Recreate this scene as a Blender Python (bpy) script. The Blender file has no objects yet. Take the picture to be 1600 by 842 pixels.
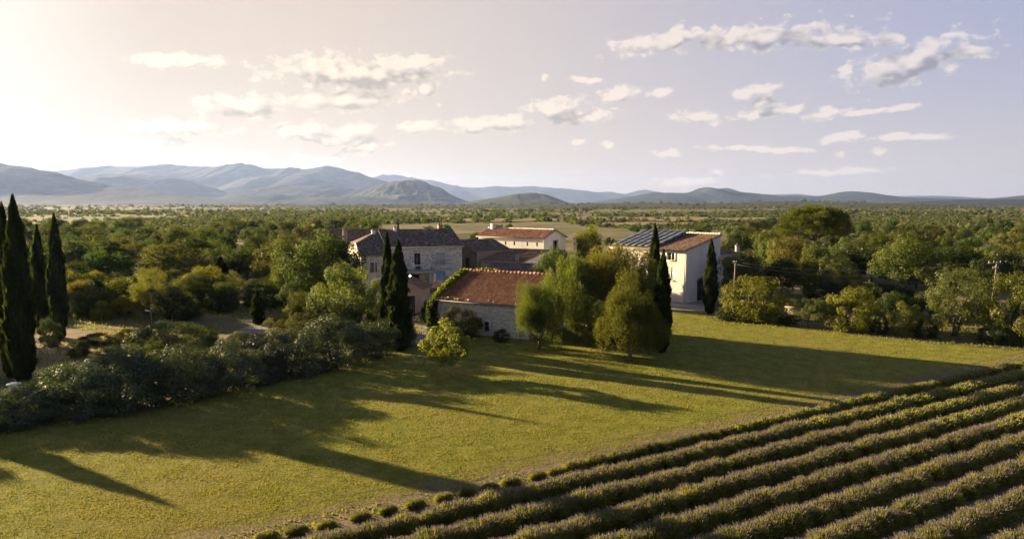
import bpy, math, random
import numpy as np
from mathutils import Vector

# ------------------------------------------------------------------ camera
SC = bpy.context.scene
COL = SC.collection
W0, H0, F0 = 1600.0, 842.0, 1142.0          # photograph size and focal length in pixels
CAMZ = 12.0
PITCH = math.atan(103.0 / F0)
cam_d = bpy.data.cameras.new("camera")
cam_d.sensor_width = 36.0
cam_d.lens = 36.0 * F0 / W0
cam_d.clip_start = 0.5
cam_d.clip_end = 90000.0
cam = bpy.data.objects.new("camera", cam_d)
COL.objects.link(cam)
cam.location = (0, 0, CAMZ)
cam.rotation_euler = (math.pi / 2 - PITCH, 0, 0)
SC.camera = cam

# ------------------------------------------------------------------ light and sky
SUN_AZ = math.radians(59.0)                  # left of the view axis (+Y)
SUN_EL = math.radians(12.8)
SUN = Vector((-math.sin(SUN_AZ) * math.cos(SUN_EL), math.cos(SUN_AZ) * math.cos(SUN_EL), math.sin(SUN_EL)))
sun_d = bpy.data.lights.new("sun", 'SUN')
sun_d.energy = 5.0
sun_d.angle = math.radians(0.6)
sun_d.color = (1.0, 0.76, 0.44)
sun = bpy.data.objects.new("sun", sun_d)
COL.objects.link(sun)
sun.location = SUN * 200
sun.rotation_euler = SUN.to_track_quat('Z', 'Y').to_euler()

SC.view_settings.view_transform = 'Standard'
SC.view_settings.look = 'None'
SC.view_settings.exposure = 2.45
SC.view_settings.gamma = 1.0
SC.view_settings.use_curve_mapping = False
SC.cycles.use_denoising = True
SC.cycles.max_bounces = 6
SC.cycles.diffuse_bounces = 3
SC.cycles.glossy_bounces = 2
SC.cycles.transmission_bounces = 4
SC.cycles.transparent_max_bounces = 6
SC.cycles.volume_bounces = 0
SC.cycles.sample_clamp_indirect = 6.0

SP, CP = math.sin(PITCH), math.cos(PITCH)
def ray(px, py):
    xc = (px - W0 / 2) / F0
    yc = (H0 / 2 - py) / F0
    return np.array((xc, CP + yc * SP, -SP + yc * CP))
def G(px, py, z=0.0):
    """where the line of sight through that spot of the photograph meets height z"""
    d = ray(px, py); t = (z - CAMZ) / d[2]
    return np.array((d[0] * t, d[1] * t, z))
def AT(px, py, Y):
    d = ray(px, py); t = Y / d[1]
    return np.array((d[0] * t, Y, CAMZ + d[2] * t))

world = bpy.data.worlds.new("World")
SC.world = world
world.use_nodes = True
SKY_STRENGTH = 0.05
def build_world():
    nt = world.node_tree; N = nt.nodes; L = nt.links
    N.clear()
    def math_(op, a, b=None, c=None, clamp=False, tree=None):
        t = tree or nt
        n = t.nodes.new('ShaderNodeMath'); n.operation = op; n.use_clamp = clamp
        for i, v in enumerate((a, b, c)):
            if v is None: continue
            if isinstance(v, (int, float)): n.inputs[i].default_value = v
            else: t.links.new(v, n.inputs[i])
        return n.outputs[0]
    def mapr(v, a, b, c=0.0, d=1.0, kind='SMOOTHSTEP'):
        n = N.new('ShaderNodeMapRange'); n.interpolation_type = kind
        L.new(v, n.inputs[0])
        for i, x in enumerate((a, b, c, d)): n.inputs[i + 1].default_value = x
        return n.outputs[0]
    def mix(f, a, b, mode='MIX'):
        n = N.new('ShaderNodeMix'); n.data_type = 'RGBA'; n.blend_type = mode; n.clamp_factor = True
        if isinstance(f, (int, float)): n.inputs[0].default_value = f
        else: L.new(f, n.inputs[0])
        for i, v in ((6, a), (7, b)):
            if isinstance(v, tuple): n.inputs[i].default_value = (*v, 1)
            else: L.new(v, n.inputs[i])
        return n.outputs[2]
    clouds = [  # centre x, y, half width, half height in the photograph, tilt in degrees
        (555, 112, 128, 25, 0), (650, 98, 45, 11, 4), (668, 136, 22, 14, 20), (540, 155, 98, 15, 2), (380, 165, 66, 18, 0),
        (280, 200, 80, 13, 0), (250, 221, 46, 8, 0), (470, 206, 50, 14, 5), (545, 203, 44, 11, 4),
        (562, 232, 48, 8, 14), (515, 218, 66, 9, 0), (375, 246, 52, 6, 4), (500, 246, 42, 5, 4),
        (660, 194, 32, 10, 8), (768, 194, 66, 12, 2), (872, 170, 44, 19, 0), (926, 183, 38, 10, 8),
        (962, 146, 34, 12, 8), (1033, 145, 18, 7, 5), (1050, 62, 84, 14, 6), (1190, 56, 112, 19, 2),
        (1310, 63, 84, 14, -3), (1390, 62, 16, 8, 0), (1425, 98, 90, 27, 14), (1510, 82, 46, 13, 0), (1325, 110, 18, 8, 30),
        (1172, 146, 32, 10, 20), (1195, 161, 20, 9, 10), (1208, 175, 46, 8, 5), (1100, 182, 38, 9, -2),
        (1284, 177, 30, 8, 12), (1325, 215, 37, 8, -3), (1400, 170, 26, 5, 14), (1350, 175, 40, 5, 4),
        (1042, 238, 20, 6, 6), (1180, 232, 80, 4, -3), (1122, 267, 13, 5, 0), (1080, 283, 50, 6, 4),
        (1322, 240, 12, 6, 0), (1382, 237, 12, 6, 20), (1430, 214, 64, 5, 0), (1310, 268, 90, 5, 2),
        (285, 96, 62, 10, 4), (845, 123, 8, 5, 0), 
        (912, 123, 16, 5, 0), (946, 227, 10, 5, 0), (905, 220, 12, 4, 0)]
    def cloud_group(lo, hi, sub):
        """density of the cloud field at (azimuth, elevation) for one stretch of the sky"""
        g = bpy.data.node_groups.new("cloud_field", 'ShaderNodeTree')
        g.interface.new_socket("p", in_out='INPUT', socket_type='NodeSocketVector')
        g.interface.new_socket("d", in_out='OUTPUT', socket_type='NodeSocketFloat'); g.interface.new_socket("soft", in_out='OUTPUT', socket_type='NodeSocketFloat')
        gi = g.nodes.new('NodeGroupInput'); go = g.nodes.new('NodeGroupOutput')
        def vm(op, a, b, c=None):
            n = g.nodes.new('ShaderNodeVectorMath'); n.operation = op
            for q, v in enumerate((a, b, c)):
                if v is None: continue
                if isinstance(v, tuple): n.inputs[q].default_value = v
                else: g.links.new(v, n.inputs[q])
            return n.outputs['Value'] if op == 'DOT_PRODUCT' else n.outputs[0]
        def m_(op, a, b=None, c=None, clamp=False): return math_(op, a, b, c, clamp, g)
        def noise(v, sc, det, rough=.5, out='Fac'):
            n = g.nodes.new('ShaderNodeTexNoise'); n.inputs['Scale'].default_value = sc; n.inputs['Detail'].default_value = det; n.inputs['Roughness'].default_value = rough
            g.links.new(v, n.inputs['Vector']); return n.outputs[out]
        warp = vm('SUBTRACT', noise(gi.outputs[0], 22.0, 4.0, out='Color'), (.5, .5, .5))
        p = vm('MULTIPLY_ADD', warp, (.050, .018, 0), gi.outputs[0])
        sp = g.nodes.new('ShaderNodeSeparateXYZ'); g.links.new(p, sp.inputs[0])
        acc = None
        for (az, el, a, b, rot) in sub:
            cb = g.nodes.new('ShaderNodeCombineXYZ'); g.links.new(sp.outputs[0], cb.inputs[0]); g.links.new(sp.outputs[1], cb.inputs[1])
            if acc is None: cb.inputs[2].default_value = 1.0
            else: g.links.new(m_('MULTIPLY_ADD', acc, 1e-9, 1.0), cb.inputs[2])   # one after the other keeps the shader stack short
            c, s_ = math.cos(rot), math.sin(rot)
            u = vm('DOT_PRODUCT', cb.outputs[0], (c / a, s_ / a, -(az * c + el * s_) / a)); v = vm('DOT_PRODUCT', cb.outputs[0], (-s_ / b, c / b, -(-az * s_ + el * c) / b))
            r2 = m_('MULTIPLY_ADD', u, u, m_('MULTIPLY', v, v))
            acc = r2 if acc is None else m_('MINIMUM', acc, r2)
        if acc is None:     # the rest of the sky: the same scattered small clouds
            q = vm('MULTIPLY', gi.outputs[0], (4.5, 14.0, 1.0))
            acc = m_('MULTIPLY', m_('SUBTRACT', noise(q, 1.0, 2.0), .60), 5.0)
        else: acc = m_('SUBTRACT', 1.0, m_('SQRT', acc))
        acc = m_('MAXIMUM', acc, -1.0)
        f = noise(vm('MULTIPLY', gi.outputs[0], (.80, 1.20, 1.0)), 55.0, 8.0, .66)
        g.links.new(m_('ADD', acc, m_('MULTIPLY', m_('SUBTRACT', f, .5), 3.0)), go.inputs[0])
        f2 = noise(vm('MULTIPLY', gi.outputs[0], (.75, 1.15, 1.0)), 60.0, 2.0, .45)
        g.links.new(m_('ADD', acc, m_('MULTIPLY', m_('SUBTRACT', f2, .5), 1.5)), go.inputs[1])
        return g
    tc = N.new('ShaderNodeTexCoord')
    sep = N.new('ShaderNodeSeparateXYZ'); L.new(tc.outputs['Generated'], sep.inputs[0])
    az = math_('ARCTAN2', sep.outputs[0], sep.outputs[1])
    el = math_('ARCSINE', sep.outputs[2])
    cp = N.new('ShaderNodeCombineXYZ'); L.new(az, cp.inputs[0]); L.new(el, cp.inputs[1])
    off = N.new('ShaderNodeVectorMath'); off.operation = 'ADD'; L.new(cp.outputs[0], off.inputs[0]); off.inputs[1].default_value = (-0.010, 0.013, 0)
    sky = N.new('ShaderNodeTexSky'); sky.sky_type = 'NISHITA'; sky.sun_disc = False
    sky.sun_elevation = SUN_EL; sky.sun_rotation = -SUN_AZ
    sky.air_density = 1.0; sky.dust_density = 0.15; sky.ozone_density = 2.0; sky.altitude = 200
    sk = N.new('ShaderNodeVectorMath'); sk.operation = 'SCALE'; L.new(sky.outputs[0], sk.inputs[0]); sk.inputs['Scale'].default_value = SKY_STRENGTH
    # thin high veil that scatters sunlight forward: brightest round the sun
    dp = N.new('ShaderNodeVectorMath'); dp.operation = 'DOT_PRODUCT'; L.new(tc.outputs['Generated'], dp.inputs[0]); dp.inputs[1].default_value = SUN
    ang = math_('ARCCOSINE', math_('MINIMUM', dp.outputs['Value'], 0.99999))
    halo = math_('POWER', 2.718, math_('MULTIPLY', ang, -3.6))
    halo2 = math_('POWER', 2.718, math_('MULTIPLY', ang, -1.3))
    low = math_('POWER', 2.718, math_('MULTIPLY', math_('ABSOLUTE', el), -6.5))
    def scale(col, f):
        n = N.new('ShaderNodeVectorMath'); n.operation = 'SCALE'; n.inputs[0].default_value = col; L.new(f, n.inputs['Scale']); return n.outputs[0]
    def add(a, b):
        n = N.new('ShaderNodeVectorMath'); n.operation = 'ADD'; L.new(a, n.inputs[0]); L.new(b, n.inputs[1]); return n.outputs[0]
    # high thin veil of cirrus: cream round the sun, lavender away from it, paler towards the horizon
    veil = mix(mapr(ang, 0.62, 1.75), VEIL_PEACH, VEIL_FAR)
    veil = mix(mapr(ang, 0.60, 0.30), veil, VEIL_SUN)
    veil = mix(math_('MULTIPLY', low, 0.85), veil, mix(mapr(ang, 0.6, 1.5), VEIL_HOR1, VEIL_HOR2))
    veil = mix(mapr(el, 0.22, 0.95), veil, VEIL_ZEN)      # deeper blue overhead
    base = mix(VEIL_F, sk.outputs[0], veil)
    def scalev(v, f):
        n = N.new('ShaderNodeVectorMath'); n.operation = 'SCALE'; L.new(v, n.inputs[0])
        if isinstance(f, float): n.inputs['Scale'].default_value = f
        else: L.new(f, n.inputs['Scale'])
        return n.outputs[0]
    def stretch(sub):
        g = cloud_group(0, 0, sub)
        c1 = N.new('ShaderNodeGroup'); c1.node_tree = g; L.new(cp.outputs[0], c1.inputs[0])
        c2 = N.new('ShaderNodeGroup'); c2.node_tree = g; L.new(off.outputs[0], c2.inputs[0])
        alpha = mapr(c1.outputs[0], 0.05, 0.50)
        if not sub: alpha = math_('MULTIPLY', alpha, mapr(el, 0.01, 0.06))
        thick = mapr(c1.outputs[1], 0.0, 0.50)
        lit = mapr(math_('SUBTRACT', c1.outputs[1], c2.outputs[1]), -0.30, 0.62)   # less cloud towards the sun = lit side
        bright = add(scalev(base, CLOUD_B), scale(CLOUD_C, math_('ADD', 1.0, math_('MULTIPLY', halo, 1.5))))
        shade = scalev(base, CLOUD_S)
        sh = math_('MULTIPLY', math_('SUBTRACT', 1.0, lit), thick)
        ccol = mix(math_('MULTIPLY', sh, 0.95), bright, shade)
        bg = N.new('ShaderNodeBackground'); L.new(mix(math_('MULTIPLY', alpha, 0.93), base, ccol), bg.inputs[0]); bg.inputs[1].default_value = 1.0
        return bg.outputs[0]
    pl = []
    for (x, y, a, b, rot) in clouds:
        d = ray(x, y); az_ = math.atan2(d[0], d[1]); el_ = math.atan2(d[2], math.hypot(d[0], d[1])); k = math.cos(az_)
        pl.append((az_, el_, 1.28 * a / F0 * k * k, 1.30 * b / F0 * k, math.radians(rot)))
    edges = [-0.64, -0.30, -0.12, 0.12, 0.30, 0.46, 0.64]
    result = stretch([])
    for lo, hi in zip(edges, edges[1:]):
        sub = [c for c in pl if c[0] + c[2] * 1.6 > lo - .03 and c[0] - c[2] * 1.6 < hi + .03]
        f = math_('MULTIPLY', math_('GREATER_THAN', az, lo), math_('LESS_THAN', az, hi))
        f = math_('MULTIPLY', f, math_('LESS_THAN', math_('ABSOLUTE', math_('SUBTRACT', el, 0.15)), 0.20))
        ms = N.new('ShaderNodeMixShader'); L.new(f, ms.inputs[0]); L.new(result, ms.inputs[1]); L.new(stretch(sub), ms.inputs[2]); result = ms.outputs[0]
    out = N.new('ShaderNodeOutputWorld'); L.new(result, out.inputs[0])
    world.cycles.sampling_method = 'MANUAL'; world.cycles.sample_map_resolution = 512
CLOUD_B, CLOUD_C, CLOUD_S = 0.66, (0.101, 0.084, 0.061), 0.60
VEIL_SUN, VEIL_PEACH, VEIL_FAR, VEIL_ZEN = (0.2158, 0.1916, 0.1581), (0.1414, 0.1135, 0.0874), (0.0502, 0.0642, 0.1135), (0.0242, 0.0326, 0.0614)
VEIL_HOR1, VEIL_HOR2, VEIL_F = (0.1814, 0.1358, 0.0930), (0.1600, 0.1265, 0.0986), 0.93
build_world()

# ------------------------------------------------------------------ helpers
rng = np.random.default_rng(7)
def smooth(a, b, x):
    t = np.clip((x - a) / (b - a), 0, 1); return t * t * (3 - 2 * t)

def mesh_np(name, verts, faces, mats, fattr=None, matidx=None, smooth_=False):
    """faces: int array (M,3|4), or list of such arrays"""
    if not isinstance(faces, list): faces = [faces]
    faces = [np.asarray(f, dtype=np.int32) for f in faces if len(f)]
    me = bpy.data.meshes.new(name)
    verts = np.asarray(verts, dtype=np.float32).reshape(-1, 3)
    me.vertices.add(len(verts)); me.vertices.foreach_set("co", verts.ravel())
    loops = np.concatenate([f.ravel() for f in faces])
    counts = np.concatenate([np.full(len(f), f.shape[1], dtype=np.int32) for f in faces])
    starts = np.concatenate(([0], np.cumsum(counts)[:-1])).astype(np.int32)
    me.loops.add(len(loops)); me.loops.foreach_set("vertex_index", loops)
    me.polygons.add(len(counts)); me.polygons.foreach_set("loop_start", starts); me.polygons.foreach_set("loop_total", counts)
    if matidx is not None: me.polygons.foreach_set("material_index", np.asarray(matidx, dtype=np.int32))
    if smooth_: me.polygons.foreach_set("use_smooth", np.ones(len(counts), dtype=bool))
    me.update(calc_edges=True)
    if fattr is not None:
        a = me.attributes.new("v", 'FLOAT', 'FACE'); a.data.foreach_set("value", np.asarray(fattr, dtype=np.float32))
    for m in (mats if isinstance(mats, (list, tuple)) else [mats]): me.materials.append(m)
    return me

def obj(name, me, parent=None):
    o = bpy.data.objects.new(name, me); COL.objects.link(o)
    if parent is not None: o.parent = parent
    return o
def tag(o, label, cat, group=None):
    o["label"] = label; o["category"] = cat
    if group: o["group"] = group
    return o
def structure(o): o["kind"] = "structure"; return o
def stuff(o): o["kind"] = "stuff"; return o
def thing(name, label, cat, loc=(0, 0, 0), rotz=0.0, group=None):
    o = bpy.data.objects.new(name, None); COL.objects.link(o)
    o.location = loc; o.rotation_euler = (0, 0, rotz); o.empty_display_size = 0.3
    return tag(o, label, cat, group)

class MB:
    """collects quads, triangles, boxes and tubes and links them as one mesh object"""
    def __init__(s): s.v = []; s.q = []; s.t = []; s.qa = []; s.ta = []; s.n = 0
    def add(s, pts):
        s.v.extend([tuple(map(float, p)) for p in pts]); k = s.n; s.n += len(pts); return k
    def quad(s, a, b, c, d, v=0.5):
        k = s.add((a, b, c, d)); s.q.append((k, k + 1, k + 2, k + 3)); s.qa.append(v)
    def tri(s, a, b, c, v=0.5):
        k = s.add((a, b, c)); s.t.append((k, k + 1, k + 2)); s.ta.append(v)
    def hexa(s, p, v=0.5):
        k = s.add(p)
        for f in ((0, 3, 2, 1), (4, 5, 6, 7), (0, 1, 5, 4), (1, 2, 6, 5), (2, 3, 7, 6), (3, 0, 4, 7)):
            s.q.append(tuple(k + i for i in f)); s.qa.append(v)
    def box(s, x0, x1, y0, y1, z0, z1, v=0.5):
        s.hexa([(x0, y0, z0), (x1, y0, z0), (x1, y1, z0), (x0, y1, z0), (x0, y0, z1), (x1, y0, z1), (x1, y1, z1), (x0, y1, z1)], v)
    def tube(s, pts, rads, n=8, v=0.5, cap=True):
        pts = [Vector(p) for p in pts]; rings = []
        for i, p in enumerate(pts):
            a = pts[max(i - 1, 0)]; b = pts[min(i + 1, len(pts) - 1)]
            d = (b - a).normalized(); u = d.orthogonal().normalized() if i == 0 else (u - d * u.dot(d)).normalized(); w = d.cross(u)
            r = rads[i] if hasattr(rads, '__len__') else rads
            rings.append(s.add([p + (u * math.cos(6.2832 * j / n) + w * math.sin(6.2832 * j / n)) * r for j in range(n)]))
        for a, b in zip(rings, rings[1:]):
            for j in range(n):
                s.q.append((a + j, a + (j + 1) % n, b + (j + 1) % n, b + j)); s.qa.append(v)
        if cap:
            for rg, p, rev in ((rings[0], pts[0], 1), (rings[-1], pts[-1], 0)):
                c = s.add((p,))
                for j in range(n):
                    s.t.append((c, rg + (j + 1) % n, rg + j) if rev else (c, rg + j, rg + (j + 1) % n)); s.ta.append(v)
    def mesh(s, name, mat, smooth_=False):
        return mesh_np(name, s.v, [np.array(s.q, dtype=np.int32).reshape(-1, 4), np.array(s.t, dtype=np.int32).reshape(-1, 3)], mat, s.qa + s.ta, None, smooth_)
    def build(s, name, mat, parent=None, smooth_=False):
        return obj(name, s.mesh(name, mat, smooth_), parent)

# ------------------------------------------------------------------ materials
def new_mat(name):
    m = bpy.data.materials.new(name); m.use_nodes = True; m.node_tree.nodes.clear()
    return m, m.node_tree.nodes, m.node_tree.links
class NT:
    def __init__(s, name):
        s.m, s.N, s.L = new_mat(name)
    def put(s, sock, v):
        if v is None: return
        if isinstance(v, tuple): sock.default_value = (*v, 1) if len(v) == 3 and sock.type == 'RGBA' else v
        elif isinstance(v, (int, float)): sock.default_value = v
        else: s.L.new(v, sock)
    def node(s, t, **kw):
        n = s.N.new(t)
        for k, v in kw.items(): setattr(n, k, v)
        return n
    def mix(s, f, a, b, mode='MIX'):
        n = s.node('ShaderNodeMix', data_type='RGBA', blend_type=mode)
        s.put(n.inputs[0], f); s.put(n.inputs[6], a); s.put(n.inputs[7], b); return n.outputs[2]
    def math(s, op, a, b=None, clamp=False):
        n = s.node('ShaderNodeMath', operation=op, use_clamp=clamp); s.put(n.inputs[0], a); s.put(n.inputs[1], b); return n.outputs[0]
    def ramp(s, v, a, b, c=0.0, d=1.0):
        n = s.node('ShaderNodeMapRange', interpolation_type='SMOOTHSTEP'); s.put(n.inputs[0], v)
        for i, x in enumerate((a, b, c, d)): n.inputs[i + 1].default_value = x
        return n.outputs[0]
    def coord(s, kind='Object'):
        if kind == 'Position': return s.node('ShaderNodeNewGeometry').outputs['Position']
        return s.node('ShaderNodeTexCoord').outputs[kind]
    def mapping(s, v, scale=(1, 1, 1), rot=(0, 0, 0)):
        n = s.node('ShaderNodeMapping'); s.put(n.inputs[0], v); n.inputs[2].default_value = rot; n.inputs[3].default_value = scale; return n.outputs[0]
    def noise(s, v, scale, detail=4.0, rough=0.55, out='Fac'):
        n = s.node('ShaderNodeTexNoise'); s.put(n.inputs['Vector'], v); n.inputs['Scale'].default_value = scale
        n.inputs['Detail'].default_value = detail; n.inputs['Roughness'].default_value = rough; return n.outputs[out]
    def attr(s, name='v'): return s.node('ShaderNodeAttribute', attribute_name=name).outputs['Fac']
    def bump(s, h, strength, dist):
        n = s.node('ShaderNodeBump'); s.put(n.inputs['Height'], h); n.inputs['Strength'].default_value = strength; n.inputs['Distance'].default_value = dist; return n.outputs[0]
    def principled(s, col, rough=0.8, normal=None, spec=0.3, metal=0.0):
        p = s.node('ShaderNodeBsdfPrincipled'); s.put(p.inputs['Base Color'], col); s.put(p.inputs['Roughness'], rough)
        p.inputs['Specular IOR Level'].default_value = spec; p.inputs['Metallic'].default_value = metal
        if normal is not None: s.L.new(normal, p.inputs['Normal'])
        return p.outputs[0]
    def out(s, sh):
        o = s.node('ShaderNodeOutputMaterial'); s.L.new(sh, o.inputs[0]); return s.m

def foliage_mat(name, transl=0.50, gloss=0.010, warm=(1.25, 1.30, 0.42)):
    t = NT(name)
    info = t.node('ShaderNodeObjectInfo')
    v = t.attr()
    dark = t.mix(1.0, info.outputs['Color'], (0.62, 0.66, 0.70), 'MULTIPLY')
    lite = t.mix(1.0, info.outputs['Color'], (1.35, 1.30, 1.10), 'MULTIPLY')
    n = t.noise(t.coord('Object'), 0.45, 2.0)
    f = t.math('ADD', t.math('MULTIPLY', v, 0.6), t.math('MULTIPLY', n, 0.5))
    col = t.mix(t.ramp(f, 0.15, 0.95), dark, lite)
    d = t.node('ShaderNodeBsdfDiffuse'); t.put(d.inputs[0], col)
    tr = t.node('ShaderNodeBsdfTranslucent'); t.put(tr.inputs[0], t.mix(1.0, col, warm, 'MULTIPLY'))
    m1 = t.node('ShaderNodeMixShader'); m1.inputs[0].default_value = transl; t.L.new(d.outputs[0], m1.inputs[1]); t.L.new(tr.outputs[0], m1.inputs[2])
    gl = t.node('ShaderNodeBsdfGlossy'); gl.inputs['Roughness'].default_value = 0.45; gl.inputs[0].default_value = (0.8, 0.8, 0.8, 1)
    m2 = t.node('ShaderNodeMixShader'); m2.inputs[0].default_value = gloss; t.L.new(m1.outputs[0], m2.inputs[1]); t.L.new(gl.outputs[0], m2.inputs[2])
    return t.out(m2.outputs[0])
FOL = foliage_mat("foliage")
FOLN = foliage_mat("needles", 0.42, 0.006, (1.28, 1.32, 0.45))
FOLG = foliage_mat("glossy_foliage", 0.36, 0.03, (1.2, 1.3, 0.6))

def bark_mat(name, a, b):
    t = NT(name); c = t.mapping(t.coord('Object'), (6, 6, 1.4)); n = t.noise(c, 2.0, 5)
    return t.out(t.principled(t.mix(t.ramp(n, 0.3, 0.7), a, b), 0.95, t.bump(n, 0.7, 0.05), 0.1))
BARK = bark_mat("bark", (0.06, 0.045, 0.032), (0.16, 0.125, 0.09))
BARKP = bark_mat("pale_bark", (0.13, 0.11, 0.09), (0.28, 0.25, 0.21))

def plaster_mat(name, col, dirt=(0.5, 0.45, 0.4), amount=0.35):
    t = NT(name); c = t.coord('Object')
    n1 = t.noise(t.mapping(c, (1, 1, 0.35)), 0.9, 6, 0.6); n2 = t.noise(c, 9.0, 4)
    k = t.mix(t.math('MULTIPLY', t.ramp(n1, 0.42, 0.75), amount), col, tuple(x * y for x, y in zip(col, dirt)))
    k = t.mix(t.math('MULTIPLY', t.ramp(n2, 0.4, 0.7), 0.12), k, (0.25, 0.23, 0.2))
    return t.out(t.principled(k, 0.92, t.bump(n2, 0.35, 0.02), 0.15))
PL_CREAM = plaster_mat("cream_plaster", (0.60, 0.555, 0.48))
PL_WHITE = plaster_mat("white_plaster", (0.74, 0.70, 0.62))
PL_BROWN = plaster_mat("brown_plaster", (0.34, 0.26, 0.19))
PL_PINK = plaster_mat("pink_plaster", (0.36, 0.27, 0.22))
CONCRETE = plaster_mat("concrete", (0.34, 0.31, 0.27))

def stone_mat(name, a, b):
    t = NT(name); c = t.coord('Object'); v = t.attr(); n = t.noise(c, 7.0, 5)
    f = t.math('ADD', t.math('MULTIPLY', v, 0.75), t.math('MULTIPLY', n, 0.35))
    n3 = t.noise(c, 0.6, 3)
    k = t.mix(t.ramp(f, 0.1, 0.95), a, b)
    k = t.mix(t.math('MULTIPLY', t.ramp(n3, 0.45, 0.75), 0.35), k, (0.22, 0.20, 0.17))
    return t.out(t.principled(k, 0.9, t.bump(n, 0.6, 0.03), 0.15))
STONE = stone_mat("limestone", (0.44, 0.395, 0.32), (0.68, 0.63, 0.53))
STONE_W = stone_mat("pale_limestone", (0.50, 0.465, 0.40), (0.69, 0.65, 0.57))
BRSTONE = stone_mat("brown_stone", (.20, .15, .10), (.36, .28, .20))
MORTAR = plaster_mat("mortar", (0.36, 0.325, 0.265))
def tile_mat(name, a, b, c_, lich=0.35):
    t = NT(name); co = t.coord('Object'); v = t.attr(); n = t.noise(co, 1.2, 5); n2 = t.noise(co, 11.0, 4)
    k = t.mix(t.ramp(v, 0.0, 0.8), a, b)
    k = t.mix(t.math('MULTIPLY', t.ramp(v, 0.82, 0.98), 0.8), k, c_)
    k = t.mix(t.math('MULTIPLY', t.ramp(n, 0.5, 0.72), lich), k, (0.17, 0.15, 0.115))
    k = t.mix(t.math('MULTIPLY', t.ramp(n2, 0.48, 0.72), 0.35), k, tuple(x * 0.5 for x in a))
    return t.out(t.principled(k, 0.9, t.bump(n2, 0.4, 0.02), 0.15))
TILE_RED = tile_mat("red_tiles", (0.105, 0.045, 0.024), (0.160, 0.068, 0.036), (0.20, 0.11, 0.065), 0.25)
TILE_OLD = tile_mat("old_tiles", (0.070, 0.056, 0.046), (0.15, 0.118, 0.092), (0.30, 0.25, 0.20), 0.5)
TILE_WARM = tile_mat("warm_tiles", (0.15, 0.062, 0.037), (0.25, 0.11, 0.065), (0.32, 0.22, 0.15), 0.3)
TILE_BROWN = tile_mat("brown_tiles", (0.10, 0.06, 0.04), (0.19, 0.115, 0.078), (0.28, 0.21, 0.155), 0.4)

def paint(name, col, rough=0.6, spec=0.3, wear=0.2):
    t = NT(name); n = t.noise(t.mapping(t.coord('Object'), (3, 3, 1)), 3.0, 5)
    k = t.mix(t.math('MULTIPLY', t.ramp(n, 0.45, 0.8), wear), col, tuple(x * 0.55 for x in col))
    return t.out(t.principled(k, rough, None, spec))
P_BLUE = paint("pale_blue_paint", (0.22, 0.42, 0.56)); P_GREY = paint("grey_paint", (0.38, 0.38, 0.35)); P_LBLUE = paint("white_blue_paint", (0.50, 0.60, 0.66))
P_WHITE = paint("white_paint", (0.78, 0.77, 0.74)); P_DARK = paint("dark_wood", (0.035, 0.028, 0.022)); P_WOOD = paint("weathered_wood", (0.20, 0.165, 0.13), 0.9, 0.1, 0.5)
P_METAL = paint("grey_metal", (0.30, 0.30, 0.30), 0.45, 0.5); P_BLACK = paint("black_rubber", (0.02, 0.02, 0.02), 0.6); P_RED = paint("dark_red_paint", (0.16, 0.03, 0.025), 0.3, 0.5)
P_DARKM = paint("dark_anodised_metal", (0.06, 0.06, 0.065), 0.5, 0.4); P_BARREL = paint("blue_plastic", (0.03, 0.16, 0.33), 0.4, 0.5); P_WIRE = paint("wire", (0.05, 0.05, 0.05)); P_YELLOW = paint("yellow_wood", (0.50, 0.30, 0.05)); P_ZINC = paint("zinc", (0.55, 0.55, 0.53), 0.5)
def glass_mat():
    t = NT("window_glass"); n = t.noise(t.coord('Object'), 1.5, 2)
    return t.out(t.principled(t.mix(n, (0.012, 0.014, 0.016), (0.03, 0.034, 0.04)), 0.08, None, 0.6))
GLASS = glass_mat()
def panel_mat():
    t = NT("solar_cells"); c = t.coord('Object')
    b = t.node('ShaderNodeTexBrick'); b.offset = 0; t.put(b.inputs['Vector'], c); b.inputs['Scale'].default_value = 1.0
    for nm, v in (('Brick Width', 0.16), ('Row Height', 0.16), ('Mortar Size', 0.006)): b.inputs[nm].default_value = v
    b.inputs['Color1'].default_value = (0.012, 0.018, 0.035, 1); b.inputs['Color2'].default_value = (0.016, 0.024, 0.045, 1); b.inputs['Mortar'].default_value = (0.10, 0.11, 0.13, 1)
    return t.out(t.principled(b.outputs[0], 0.5, None, 0.3))
SOLAR = panel_mat()
def lamp_mat():
    t = NT("lit_globe"); e = t.node('ShaderNodeEmission'); e.inputs[0].default_value = (1, 0.85, 0.65, 1); e.inputs[1].default_value = 2.5; return t.out(e.outputs[0])
LIT = lamp_mat()

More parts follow.
